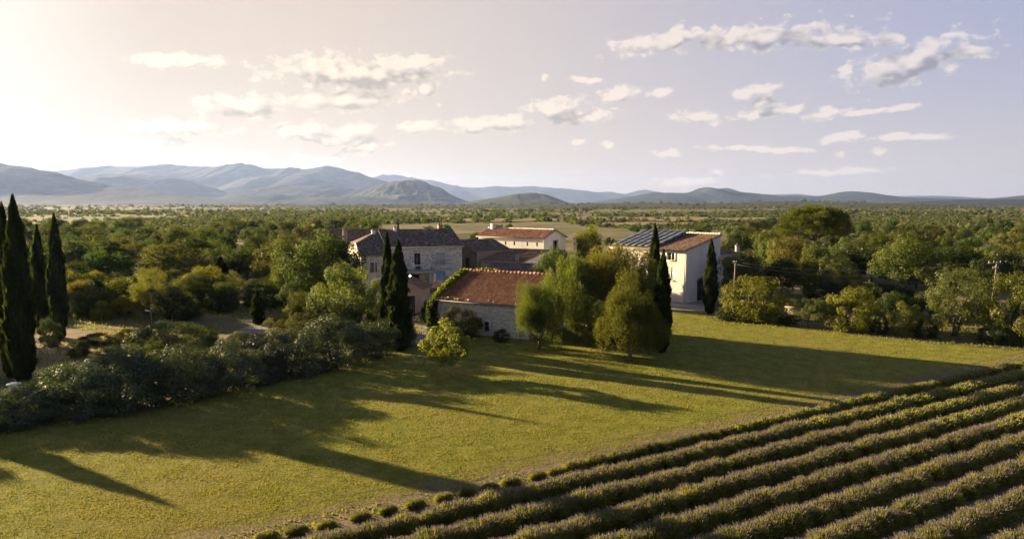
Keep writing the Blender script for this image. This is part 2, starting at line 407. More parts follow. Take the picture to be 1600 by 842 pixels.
# ------------------------------------------------------------------ the ground
def ground_mat():
    t = NT("ground"); p = t.coord('Position')
    big = t.noise(p, 0.0035, 5, 0.6); mid = t.noise(p, 0.03, 6, 0.65); fine = t.noise(p, 1.3, 6, 0.7)
    scrub = t.mix(t.ramp(mid, 0.36, 0.66), (0.062, 0.065, 0.028), (0.155, 0.130, 0.064))
    dry = t.mix(t.ramp(fine, 0.3, 0.7), (0.19, 0.15, 0.08), (0.27, 0.21, 0.115))
    k = t.mix(t.ramp(big, 0.60, 0.76), scrub, dry)
    k = t.mix(t.math('MULTIPLY', t.ramp(fine, 0.45, 0.7), 0.4), k, (0.07, 0.068, 0.03))
    return t.out(t.principled(k, 0.95, t.bump(fine, 0.8, 0.15), 0.1))
GROUND = ground_mat()
def build_ground():
    radii = np.concatenate((np.linspace(0, 120, 16), np.geomspace(140, 20500, 46)))
    na = 128; ang = np.linspace(0, 2 * np.pi, na, endpoint=False)
    V = [(0, 0, 0)]; 
    for r in radii[1:]:
        for a in ang: V.append((r * math.sin(a), r * math.cos(a), 0))
    T = [(0, 1 + (j + 1) % na, 1 + j) for j in range(na)]
    Q = []
    for i in range(len(radii) - 2):
        b0 = 1 + i * na; b1 = b0 + na
        for j in range(na): Q.append((b0 + j, b0 + (j + 1) % na, b1 + (j + 1) % na, b1 + j))
    V = np.array(V, dtype=float)
    rr = np.hypot(V[:, 0], V[:, 1])
    # gentle swells well beyond the village
    V[:, 2] = smooth(500, 2500, rr) * (2.5 * np.sin(V[:, 0] / 410.0 + 1) * np.sin(V[:, 1] / 530.0)) - 0.5 * smooth(300, 600, rr)
    structure(obj("ground", mesh_np("ground", V, [np.array(T), np.array(Q)], GROUND, None, None, True)))
build_ground()

def sheet(name, pts, z, mat, sub=1):
    """flat sheet over the polygon pts"""
    import bmesh
    bm = bmesh.new(); vs = [bm.verts.new((p[0], p[1], z)) for p in pts]; f = bm.faces.new(vs)
    bmesh.ops.triangulate(bm, faces=[f]); me = bpy.data.meshes.new(name); bm.to_mesh(me); bm.free(); me.materials.append(mat)
    o = structure(obj(name, me)); 
    if o.data.polygons[0].normal.z < 0: o.data.flip_normals()
    return o

def lawn_mat():
    t = NT("lawn"); p = t.coord('Position')
    big = t.noise(p, 0.09, 4, 0.6); mid = t.noise(t.mapping(p, (1, 1.0, 1), (0, 0, 0.5)), 0.9, 5, 0.65); fine = t.noise(p, 9.0, 5, 0.7)
    k = t.mix(t.ramp(mid, 0.33, 0.68), (0.100, 0.114, 0.019), (0.195, 0.186, 0.040))
    k = t.mix(t.math('MULTIPLY', t.ramp(big, 0.44, 0.66), 0.5), k, (0.19, 0.150, 0.045))
    k = t.mix(t.math('MULTIPLY', t.ramp(fine, 0.45, 0.75), 0.5), k, (0.052, 0.055, 0.018))
    h = t.math('ADD', t.math('MULTIPLY', mid, 0.7), t.math('MULTIPLY', fine, 0.5))
    return t.out(t.principled(k, 0.95, t.bump(h, 0.6, 0.09), 0.05))
LAWN = lawn_mat()
def soil_mat(name, a, b, weeds=0.4):
    t = NT(name); p = t.coord('Position'); n = t.noise(p, 0.6, 6, 0.65); f = t.noise(p, 7.0, 6, 0.7)
    k = t.mix(t.ramp(f, 0.3, 0.7), a, b); k = t.mix(t.math('MULTIPLY', t.ramp(n, 0.46, 0.62), weeds), k, (0.07, 0.082, 0.022))
    return t.out(t.principled(k, 0.95, t.bump(t.math('ADD', f, n), 0.9, 0.10), 0.05))
SOIL = soil_mat("field_soil", (0.11, 0.086, 0.054), (0.20, 0.16, 0.105), 0.7)
DRYEARTH = soil_mat("dry_earth", (0.15, 0.115, 0.07), (0.26, 0.20, 0.125), 0.35)
GRAVEL = soil_mat("gravel", (0.15, 0.135, 0.115), (0.25, 0.23, 0.20), 0.12)
STRAW = soil_mat("stubble", (0.17, 0.135, 0.072), (0.25, 0.20, 0.115), 0.4)

# lavender rows: first row from the left bottom of the picture to the right
A0, A1 = G(456, 836)[:2], G(1555, 582)[:2]
RD = (A1 - A0) / np.linalg.norm(A1 - A0)             # along the rows
RN = np.array((RD[1], -RD[0]))                        # across, towards the camera
ROWGAP = 1.78
far_r = A1 + RD * 60
edge0, edge1 = A0 - RD * 26 - RN * 1.25, far_r - RN * 1.25
lawn_pts = [edge0, edge1, G(1800, 560)[:2], G(1600, 548)[:2], G(1400, 531)[:2], G(1250, 512)[:2], G(1120, 503)[:2], G(1095, 488)[:2], G(1040, 486)[:2], G(840, 500)[:2],
            G(680, 528)[:2], G(640, 545)[:2], G(500, 575)[:2], G(330, 606)[:2], G(240, 640)[:2], G(110, 657)[:2], G(0, 671)[:2], G(-200, 690)[:2], edge0 + np.array((-16, 0))]
structure(sheet("lawn", lawn_pts, 0.004, LAWN))
sheet("lavender_field", [edge0, edge0 - np.array((0, 14.)), edge1 + RN * 60, edge1], 0.008, SOIL)
sheet("driveway", [G(632, 541)[:2], G(662, 536)[:2], G(672, 500)[:2], G(690, 470)[:2], G(640, 462)[:2], G(636, 500)[:2]], 0.012, GRAVEL)
sheet("terrace_paving", [G(1040, 485)[:2], G(1108, 486)[:2], G(1125, 470)[:2], G(1075, 466)[:2], G(1020, 462)[:2]], 0.012, GRAVEL)
sheet("bare_yard", [G(30, 600)[:2], G(190, 570)[:2], G(330, 548)[:2], G(320, 520)[:2], G(180, 508)[:2], G(60, 520)[:2], G(-40, 560)[:2]], 0.006, DRYEARTH)
sheet("gravel_path", [G(345, 529)[:2], G(425, 520)[:2], G(440, 497)[:2], G(412, 497)[:2]], 0.010, GRAVEL)
def strip(name, off, width, s0, s1, seed, mat, z):
    """worn track beside the lavender, with an uneven edge"""
    r = np.random.default_rng(seed); ss = np.arange(s0, s1, .7); a = [A0 + RD * q - RN * (off + r.uniform(-.1, .1)) for q in ss]; b = [A0 + RD * q - RN * (off + width * r.uniform(.5, 1.4)) for q in ss]
    V = [(*p, z) for p in a] + [(*p, z) for p in b]; n = len(ss); Q = [(i, i + 1, n + i + 1, n + i) for i in range(n - 1)]
    o = structure(obj(name, mesh_np(name, V, np.array(Q), mat)))
    if o.data.polygons[0].normal.z < 0: o.data.flip_normals()
TRACK = soil_mat("worn_track", (0.11, 0.088, 0.05), (0.19, 0.15, 0.09), 0.45)
strip("field_track", 1.15, .75, -14, 70, 1, TRACK, .012); strip("field_track", 2.35, .22, -14, 70, 2, TRACK, .012)
def blob_field(name, pxs, pys, seed, mat):
    r = np.random.default_rng(seed); c = [(px, pys[0] + (pys[1] - pys[0]) * 0.5) for px in pxs]
    up = [G(px, pys[0] + r.uniform(-1.3, 1.3) * 0.5)[:2] for px in pxs]; dn = [G(px, pys[1] + r.uniform(-1, 1))[:2] for px in pxs]
    sheet(name, dn + up[::-1], 0.10, mat)
blob_field("stubble_field", range(880, 1125, 18), (339.5, 345), 1, STRAW)
blob_field("stubble_field", range(690, 880, 18), (341.5, 346), 2, STRAW)
blob_field("stubble_field", range(205, 262, 12), (362, 377), 3, STRAW)
blob_field("stubble_field", range(940, 1080, 15), (347.5, 352), 4, STRAW)
blob_field("stubble_field", range(1120, 1230, 15), (340.5, 344), 5, STRAW)

# ------------------------------------------------------------------ hills and mountains
def vnoise(x, y, seed):
    xi = np.floor(x).astype(int); yi = np.floor(y).astype(int); xf = x - xi; yf = y - yi
    def h(a, b):
        n = (a * 374761393 + b * 668265263 + seed * 974711) & 0x7fffffff
        n = ((n ^ (n >> 13)) * 1274126177) & 0x7fffffff
        return (n ^ (n >> 16)) % 100003 / 100003.0
    u = xf * xf * (3 - 2 * xf); v = yf * yf * (3 - 2 * yf)
    return (h(xi, yi) * (1 - u) + h(xi + 1, yi) * u) * (1 - v) + (h(xi, yi + 1) * (1 - u) + h(xi + 1, yi + 1) * u) * v
def fbm(x, y, seed, o=4):
    s = 0; a = 0.5
    for i in range(o): s = s + a * vnoise(x, y, seed + i); x = x * 2.03; y = y * 2.03; a *= 0.5
    return s
def hill_mat(name, dark, lite, rock=None, scale=0.004, clump=0.05):
    t = NT(name); p = t.coord('Position'); n = t.noise(p, scale, 6, 0.6); c = t.noise(p, clump, 4, 0.7)
    k = t.mix(t.ramp(c, 0.35, 0.65), dark, lite)
    if rock: k = t.mix(t.ramp(n, 0.52, 0.64), k, rock)
    return t.out(t.principled(k, 0.95, t.bump(c, 1.0, 0.25 / clump), 0.05))
HILLS = {}
def hill(name, D, front, back, prof, mat, rough=0.12, seed=1, ncol=260, cell=None, crest=0.05):
    prof = sorted(prof); px = np.array([p[0] for p in prof], float); py = np.array([p[1] for p in prof], float)
    xs_px = np.linspace(px[0], px[-1], ncol); ys_px = np.interp(xs_px, px, py)
    # soften the corners of the outline a little
    ys_px = np.convolve(np.pad(ys_px, 2, mode='edge'), np.ones(5) / 5, 'valid')
    top = np.array([AT(a, b, D) for a, b in zip(xs_px, ys_px)])
    X = top[:, 0]; Z = np.maximum(top[:, 2], 0.5)
    cell = cell or front / 5.0
    Z = Z * (1 + crest * (fbm(X / (cell * 0.16), X * 0, seed + 50, 3) - 0.45) * 2)
    tt = np.concatenate((np.linspace(-1, 0, 40), np.linspace(0.08, 1, 10)))
    V = np.zeros((len(tt), ncol, 3))
    for i, t in enumerate(tt):
        w = 1 - abs(t)
        e = w * w * (3 - 2 * w) * 0.55 + w * 0.45
        Y = D + (t * front if t < 0 else t * back)
        n = fbm(X / cell + 7.3, np.full(ncol, Y / cell * 0.55) + X / cell * 0.15, seed, 5) - 0.47
        V[i, :, 0] = X; V[i, :, 1] = Y
        V[i, :, 2] = Z * e + Z * rough * 6 * n * (w * (1 - w) * 2.2) - 3 * (1 - w)
    idx = np.arange(len(tt) * ncol).reshape(len(tt), ncol)
    Q = np.stack((idx[:-1, :-1], idx[:-1, 1:], idx[1:, 1:], idx[1:, :-1]), -1).reshape(-1, 4)
    structure(obj(name, mesh_np(name, V.reshape(-1, 3), Q, mat, None, None, True)))
    HILLS[name + str(seed)] = (X, Z, D, front)
FOREST = hill_mat("hill_forest", (0.024, 0.034, 0.013), (0.060, 0.064, 0.028), None, 0.004, 0.045)
MOUNT = hill_mat("mountain_woods", (0.014, 0.023, 0.025), (0.030, 0.041, 0.042), (0.050, 0.055, 0.056), 0.0022, 0.012)
ROCKY = hill_mat("mountain_rock", (0.028, 0.034, 0.024), (0.06, 0.062, 0.048), (0.12, 0.115, 0.10), 0.004, 0.02)
hill("mountain", 17000, 3000, 3000, [(470, 312), (560, 285), (585, 276), (612, 271), (630, 275), (655, 280), (680, 282), (710, 290), (740, 294), (770, 291), (800, 292), (835, 291), (870, 294), (900, 296), (930, 300), (942, 301), (955, 298), (972, 304), (985, 302), (1005, 295), (1020, 299), (1035, 302), (1080, 306), (1160, 308), (1210, 304), (1230, 303), (1260, 305), (1330, 308), (1430, 306), (1475, 306), (1520, 309), (1620, 312)], MOUNT, 0.16, 11)
hill("mountain", 11000, 3000, 3000, [(20, 290), (60, 274), (89, 267), (100, 266), (125, 267), (150, 262), (175, 260), (215, 261), (250, 256), (280, 259), (330, 260), (365, 255), (395, 259), (425, 263), (465, 262), (478, 266), (505, 260), (530, 263), (555, 269), (590, 279), (600, 284), (650, 295), (700, 306), (740, 317)], MOUNT, 0.20, 12, 360, 900)
hill("mountain", 8200, 1800, 1800, [(110, 300), (150, 277), (175, 272), (240, 274), (280, 279), (300, 287), (340, 300), (380, 302), (410, 294), (450, 288), (500, 290), (565, 297), (610, 305), (680, 316)], MOUNT, 0.2, 13, 260, 600)
hill("mountain", 7000, 1200, 1400, [(530, 317), (570, 299), (588, 291), (600, 287), (620, 283), (650, 281), (665, 284), (672, 289), (690, 294), (702, 303), (715, 310), (735, 318)], ROCKY, 0.30, 14, 200, 330, 0.03)
hill("mountain", 8600, 1700, 2000, [(900, 320), (975, 309), (1025, 301), (1065, 302), (1084, 300), (1092, 295), (1100, 292), (1110, 291.5), (1118, 295), (1124, 296), (1132, 293), (1142, 294), (1150, 299), (1180, 302), (1220, 306), (1280, 307), (1300, 304), (1320, 299.5), (1332, 298), (1350, 301), (1375, 307), (1425, 309), (1500, 311), (1560, 311), (1585, 308), (1600, 306), (1640, 302), (1720, 306)], MOUNT, 0.22, 15, 320, 550)
hill("hill", 5600, 1500, 900, [(-260, 262), (-120, 254), (0, 256.5), (30, 259), (50, 262), (85, 268), (125, 280), (175, 290), (225, 297), (285, 306), (350, 312), (410, 317), (470, 319)], MOUNT, 0.12, 16, 220, 500)
hill("hill", 6200, 700, 800, [(350, 319), (380, 309), (410, 305), (440, 304), (470, 308), (510, 308), (560, 307), (620, 311), (660, 319)], MOUNT, 0.2, 17, 160, 320)
hill("hill", 5000, 700, 800, [(700, 321), (740, 314), (780, 308), (805, 303.5), (830, 301.5), (852, 304), (868, 309), (880, 314), (896, 321)], FOREST, 0.22, 18, 140, 240)
hill("hill", 4300, 900, 900, [(1380, 320), (1430, 315), (1500, 312), (1560, 312), (1620, 310), (1720, 308)], MOUNT, 0.15, 19, 120, 320)
hill("plateau", 2900, 1300, 700, [(-200, 323), (60, 322), (330, 321), (480, 320), (640, 319.5), (800, 319.5), (870, 318.5), (950, 317.5), (1020, 317), (1100, 318), (1170, 316), (1225, 314), (1300, 315.5), (1360, 318), (1400, 320), (1440, 322), (1470, 326), (1500, 331), (1540, 336)], FOREST, 0.05, 20, 300, 260, 0.05)

# ------------------------------------------------------------------ foliage
def leaf_quads(C, Nn, size, aspect, r, direct=None):
    """diamond leaves: centres C, facing Nn; direct = long-axis direction for needles"""
    n = len(C)
    Nn = Nn / (np.linalg.norm(Nn, axis=1, keepdims=True) + 1e-9)
    if direct is None:
        a = r.normal(size=(n, 3)); T = np.cross(Nn, a)
    else:
        T = direct
    T = T / (np.linalg.norm(T, axis=1, keepdims=True) + 1e-9)
    B = np.cross(Nn, T); B = B / (np.linalg.norm(B, axis=1, keepdims=True) + 1e-9)
    s = size[:, None]
    V = np.stack((C - T * s, C + B * s * aspect, C + T * s, C - B * s * aspect), 1)
    return V.reshape(-1, 3), np.arange(n * 4).reshape(-1, 4)

def sphere_dirs(n, r):
    d = r.normal(size=(n, 3)); return d / np.linalg.norm(d, axis=1, keepdims=True)

def crown_mesh(name, seed, R, zc, nclump, crad, nleaf, leaf, aspect=0.55, mode='leaf', zmin=-0.75, squash=0.85, mat=None, taper=0.0, inner=0.55, lump=0.22):
    """a crown: clumps spread through an uneven ellipsoid, each a cloud of separate leaves"""
    r = np.random.default_rng(seed); R = np.array(R, float)
    d = sphere_dirs(nclump * 4, r); d = d[d[:, 2] > zmin][:nclump]
    rad = inner + (1 - inner) * r.random(len(d)) ** 0.5
    lob = 1 + lump * (np.sin(d[:, 0] * 3.1 + seed) + np.sin(d[:, 1] * 3.7 + seed * 2.0) + np.sin(d[:, 2] * 4.3 + seed * 3.0)) / 2
    cc = d * (rad * lob)[:, None]
    if taper: cc[:, :2] *= (1 - taper * np.clip(cc[:, 2:3], -1, 1))
    cr = r.uniform(crad[0], crad[1], len(d))
    Vs, Ns, Ds, Rs = [], [], [], []
    for c, q in zip(cc, cr):
        k = max(6, int(nleaf * (q / crad[1]) ** 2))
        e = sphere_dirs(k, r); e[:, 2] *= squash
        rr = q * (0.55 + 0.5 * r.random(k) ** 0.6)
        pos = (c + e * rr[:, None]) * R
        pos[:, 2] += zc
        Vs.append(pos)
        if mode == 'needle':
            dirn = e * np.array((0.8, 0.8, 0.4)) + np.array((0, 0, 0.75)) + r.normal(size=(k, 3)) * 0.35
            Ds.append(dirn); Ns.append(np.cross(dirn, r.normal(size=(k, 3))))
        else:
            Ns.append(e + c * 0.35 + r.normal(size=(k, 3)) * 0.38 + np.array((0, 0, 0.2))); 
        Rs.append(np.full(k, r.random()))
    C = np.concatenate(Vs); Nn = np.concatenate(Ns); cl = np.concatenate(Rs)
    D = np.concatenate(Ds) if Ds else None
    keep = C[:, 2] > 0.05 * R[2]
    C, Nn, cl = C[keep], Nn[keep], cl[keep]; D = D[keep] if D is not None else None
    sz = leaf * r.uniform(0.6, 1.25, len(C))
    V, Q = leaf_quads(C, Nn, sz, aspect, r, D)
    v = np.clip(0.5 * cl + 0.5 * r.random(len(C)), 0, 1)
    return mesh_np(name, V, Q, mat or FOL, v)

def trunk_mesh(name, seed, h, r0, nlimb, spread, mat, lean=0.0, limb_from=0.35, multi=1):
    r = random.Random(seed); b = MB()
    for m in range(multi):
        ph = r.uniform(0, 6.28); off = 0.0 if multi == 1 else r0 * 1.6
        lx = lean + (0 if multi == 1 else math.cos(ph) * spread * 0.35); ly = 0 if multi == 1 else math.sin(ph) * spread * 0.35
        pts = []; n = 7
        for i in range(n):
            t = i / (n - 1)
            pts.append((math.cos(ph) * off + lx * t + r.uniform(-.04, .04) * h * t, math.sin(ph) * off + ly * t + r.uniform(-.04, .04) * h * t, h * t - 0.05))
        b.tube(pts, [r0 * (1.25 if i == 0 else 1 - 0.8 * i / (n - 1)) for i in range(n)], 8)
        for k in range(nlimb):
            t = r.uniform(limb_from, 0.85); i = int(t * (n - 1)); p = Vector(pts[i]); a = k * 6.2832 / nlimb + r.uniform(-.5, .5)
            L = spread * r.uniform(0.5, 0.95)
            q1 = p + Vector((math.cos(a) * L * .5, math.sin(a) * L * .5, L * .38)); q2 = p + Vector((math.cos(a) * L, math.sin(a) * L, L * .7))
            b.tube([p, q1, q2], [r0 * (0.55 - .3 * t), r0 * .3, r0 * .08], 6)
    return b.mesh(name, mat, True)

def cypress_mesh(name, seed, H, R, n):
    r = np.random.default_rng(seed)
    t = r.random(n) ** 0.85
    def prof(t): return np.interp(t, [0, .03, .12, .3, .5, .7, .85, .94, 1.0], [.35, .62, .86, 1.0, .93, .72, .45, .23, .03])
    a = r.uniform(0, 2 * np.pi, n)
    lump = 1 + 0.16 * np.sin(a * 3 + t * 17 + seed) + 0.12 * np.sin(a * 5 - t * 31 + seed * 2) + 0.10 * np.sin(a * 2 + t * 60)
    rad = prof(t) * R * lump * (0.78 + 0.26 * r.random(n) + 0.16 * (r.random(n) > .93))
    C = np.stack((np.cos(a) * rad + 0.05 * R * np.sin(t * 5 + seed), np.sin(a) * rad, 0.12 + t * (H - 0.12)), 1)
    dirn = np.stack((np.cos(a) * .32, np.sin(a) * .32, np.ones(n)), 1) + r.normal(size=(n, 3)) * 0.17
    out = np.stack((np.cos(a), np.sin(a), np.full(n, -.1)), 1) + r.normal(size=(n, 3)) * 0.45
    Nn = np.cross(np.cross(dirn, out), dirn)
    V, Q = leaf_quads(C, Nn, r.uniform(.16, .34, n) * (0.55 + 0.45 * prof(t)), 0.33, r, dirn)
    v = np.clip(0.5 + 0.25 * np.sin(a * 3 + t * 17 + seed) + r.normal(size=n) * 0.18, 0, 1)
    # dense inner body of twigs
    na, nz = 14, 30; tt = np.linspace(0.01, 0.985, nz); aa = np.linspace(0, 2 * np.pi, na, endpoint=False)
    A, TT = np.meshgrid(aa, tt); rc = prof(TT) * R * 0.80 * (1 + 0.14 * np.sin(A * 3 + TT * 17 + seed))
    VC = np.stack((np.cos(A) * rc, np.sin(A) * rc, 0.12 + TT * (H - 0.12)), -1).reshape(-1, 3)
    idx = np.arange(na * nz).reshape(nz, na) + len(V)
    QC = np.stack((idx[:-1], np.roll(idx[:-1], -1, 1), np.roll(idx[1:], -1, 1), idx[1:]), -1).reshape(-1, 4)
    return mesh_np(name, np.concatenate((V, VC)), np.concatenate((Q, QC)), FOLN, np.concatenate((v, np.full(len(QC), 0.1))))

# prototypes: (crown mesh, crown width, crown height, trunk mesh, trunk height of the prototype)
KIND = {}
def reg(k, meshes, w, h, trunks): KIND[k] = (meshes, w, h, trunks)
reg('oak', [crown_mesh("oak_crown", 100 + i, (3.0, 3.0, 2.7), 3.3, 70, (.20, .38), 360, .105, .62, zmin=-.62) for i in range(4)], 7.0, 6.5, [trunk_mesh("oak_trunk", 5 + i, 4.2, .22, 6, 2.4, BARK) for i in range(2)])
reg('olive', [crown_mesh("olive_crown", 120 + i, (3.0, 3.0, 2.9), 3.3, 84, (.16, .30), 320, .105, .36, zmin=-.8, inner=.5, lump=.28) for i in range(3)], 7.0, 6.6, [trunk_mesh("olive_trunk", 15, 3.8, .16, 7, 2.2, BARK, multi=3, limb_from=.25)])
reg('bush', [crown_mesh("bush_crown", 140 + i, (3.0, 3.0, 3.3), 2.4, 72, (.18, .34), 420, .105, .55, zmin=-.85, inner=.66, lump=.14) for i in range(4)], 7.0, 6.0, [trunk_mesh("bush_stem", 25, 3.0, .14, 5, 2.0, BARK, multi=3, limb_from=.2)])
reg('hedge', [crown_mesh("hedge_crown", 160 + i, (3.0, 3.0, 3.3), 2.2, 110, (.17, .31), 420, .10, .45, zmin=-.9, inner=.66, lump=.15, mat=FOLG) for i in range(4)], 7.0, 5.8, [trunk_mesh("hedge_stem", 35, 3.0, .12, 5, 2.0, BARK, multi=4, limb_from=.15)])
reg('pine', [crown_mesh("pine_crown", 180 + i, (2.9, 2.9, 3.5), 4.1, 220, (.11, .23), 320, .15, .15, 'needle', zmin=-.80, squash=1.5, mat=FOLN, taper=.12, inner=.40, lump=.34) for i in range(4)], 6.0, 8.0, [trunk_mesh("pine_trunk", 45 + i, 6.0, .20, 9, 2.2, BARK, limb_from=.22) for i in range(2)])
reg('umbrella', [crown_mesh("umbrella_crown", 200, (5.0, 5.0, 3.0), 8.1, 150, (.14, .24), 380, .17, .26, 'needle', zmin=-.50, squash=.9, mat=FOLN, inner=.6, lump=.10)], 10.6, 11.3, [trunk_mesh("umbrella_trunk", 55, 8.0, .34, 9, 3.4, BARK, limb_from=.72)])
reg('walnut', [crown_mesh("walnut_crown", 210, (1.9, 1.9, 1.75), 2.25, 56, (.17, .32), 210, .105, .5, zmin=-.8, inner=.4, lump=.3)], 4.4, 4.1, [trunk_mesh("walnut_trunk", 65, 2.6, .09, 8, 1.5, BARKP, limb_from=.3)])
reg('mid', [crown_mesh("tree_crown", 220 + i, (3.0, 3.0, 2.8), 3.2, 46, (.24, .42), 190, .165, .62, zmin=-.7) for i in range(4)], 7.2, 6.5, [trunk_mesh("tree_trunk", 75, 4.0, .2, 4, 2.2, BARK)])
reg('poplar', [crown_mesh("poplar_crown", 240, (1.5, 1.5, 3.7), 4.2, 52, (.24, .40), 200, .12, .55, zmin=-.9, inner=.4)], 3.5, 8.5, [trunk_mesh("poplar_trunk", 85, 6.0, .16, 6, 1.2, BARK)])
reg('cypress', [cypress_mesh("cypress_crown", i, 10.0, 1.05, 11000) for i in range(3)], 2.3, 10.0, [trunk_mesh("cypress_trunk", 95, 2.4, .17, 0, 0, BARKP)])
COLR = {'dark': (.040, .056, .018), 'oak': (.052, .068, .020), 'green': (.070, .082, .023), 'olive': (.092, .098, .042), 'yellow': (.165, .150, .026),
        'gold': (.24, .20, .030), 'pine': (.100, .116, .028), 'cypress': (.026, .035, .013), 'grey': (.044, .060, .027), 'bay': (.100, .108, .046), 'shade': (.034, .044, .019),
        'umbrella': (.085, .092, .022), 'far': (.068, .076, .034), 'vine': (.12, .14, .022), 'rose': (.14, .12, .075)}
proto_use = {}
def tree(name, kind, col, base, width, height, label, cat='tree', group=None, rot=None, lean=None, jit=0.08):
    meshes, w, h, trunks = KIND[kind]
    i = proto_use.get(kind, 0); proto_use[kind] = i + 1
    r = random.Random(i * 17 + len(label))
    t = thing(name, label, cat, (base[0], base[1], 0), r.uniform(0, 6.28) if rot is None else rot, group)
    sx, sz = width / w, height / h
    c = obj("crown", meshes[i % len(meshes)], t); c.scale = (sx, sx, sz)
    k = COLR[col] if isinstance(col, str) else col
    c.color = tuple(x * r.uniform(1 - jit, 1 + jit) for x in k) + (1,)
    s = obj("stem" if cat == 'shrub' else "trunk", trunks[i % len(trunks)], t); s.scale = (sx, sx, sz)
    if lean: t.rotation_euler = (lean[0], lean[1], t.rotation_euler[2])
    return t
def tree_px(name, kind, col, px, top, wpx, label, Y=None, base=None, cat='tree', group=None, **kw):
    """px = middle, top = top edge, wpx = width in the photograph; stands at depth Y or where its foot shows"""
    if Y is None: Y = G(px, base)[1]
    p = AT(px, top, Y); zc = Y * CP
    return tree(name, kind, col, (p[0], Y), wpx / F0 * Y, p[2], label, cat, group, **kw)

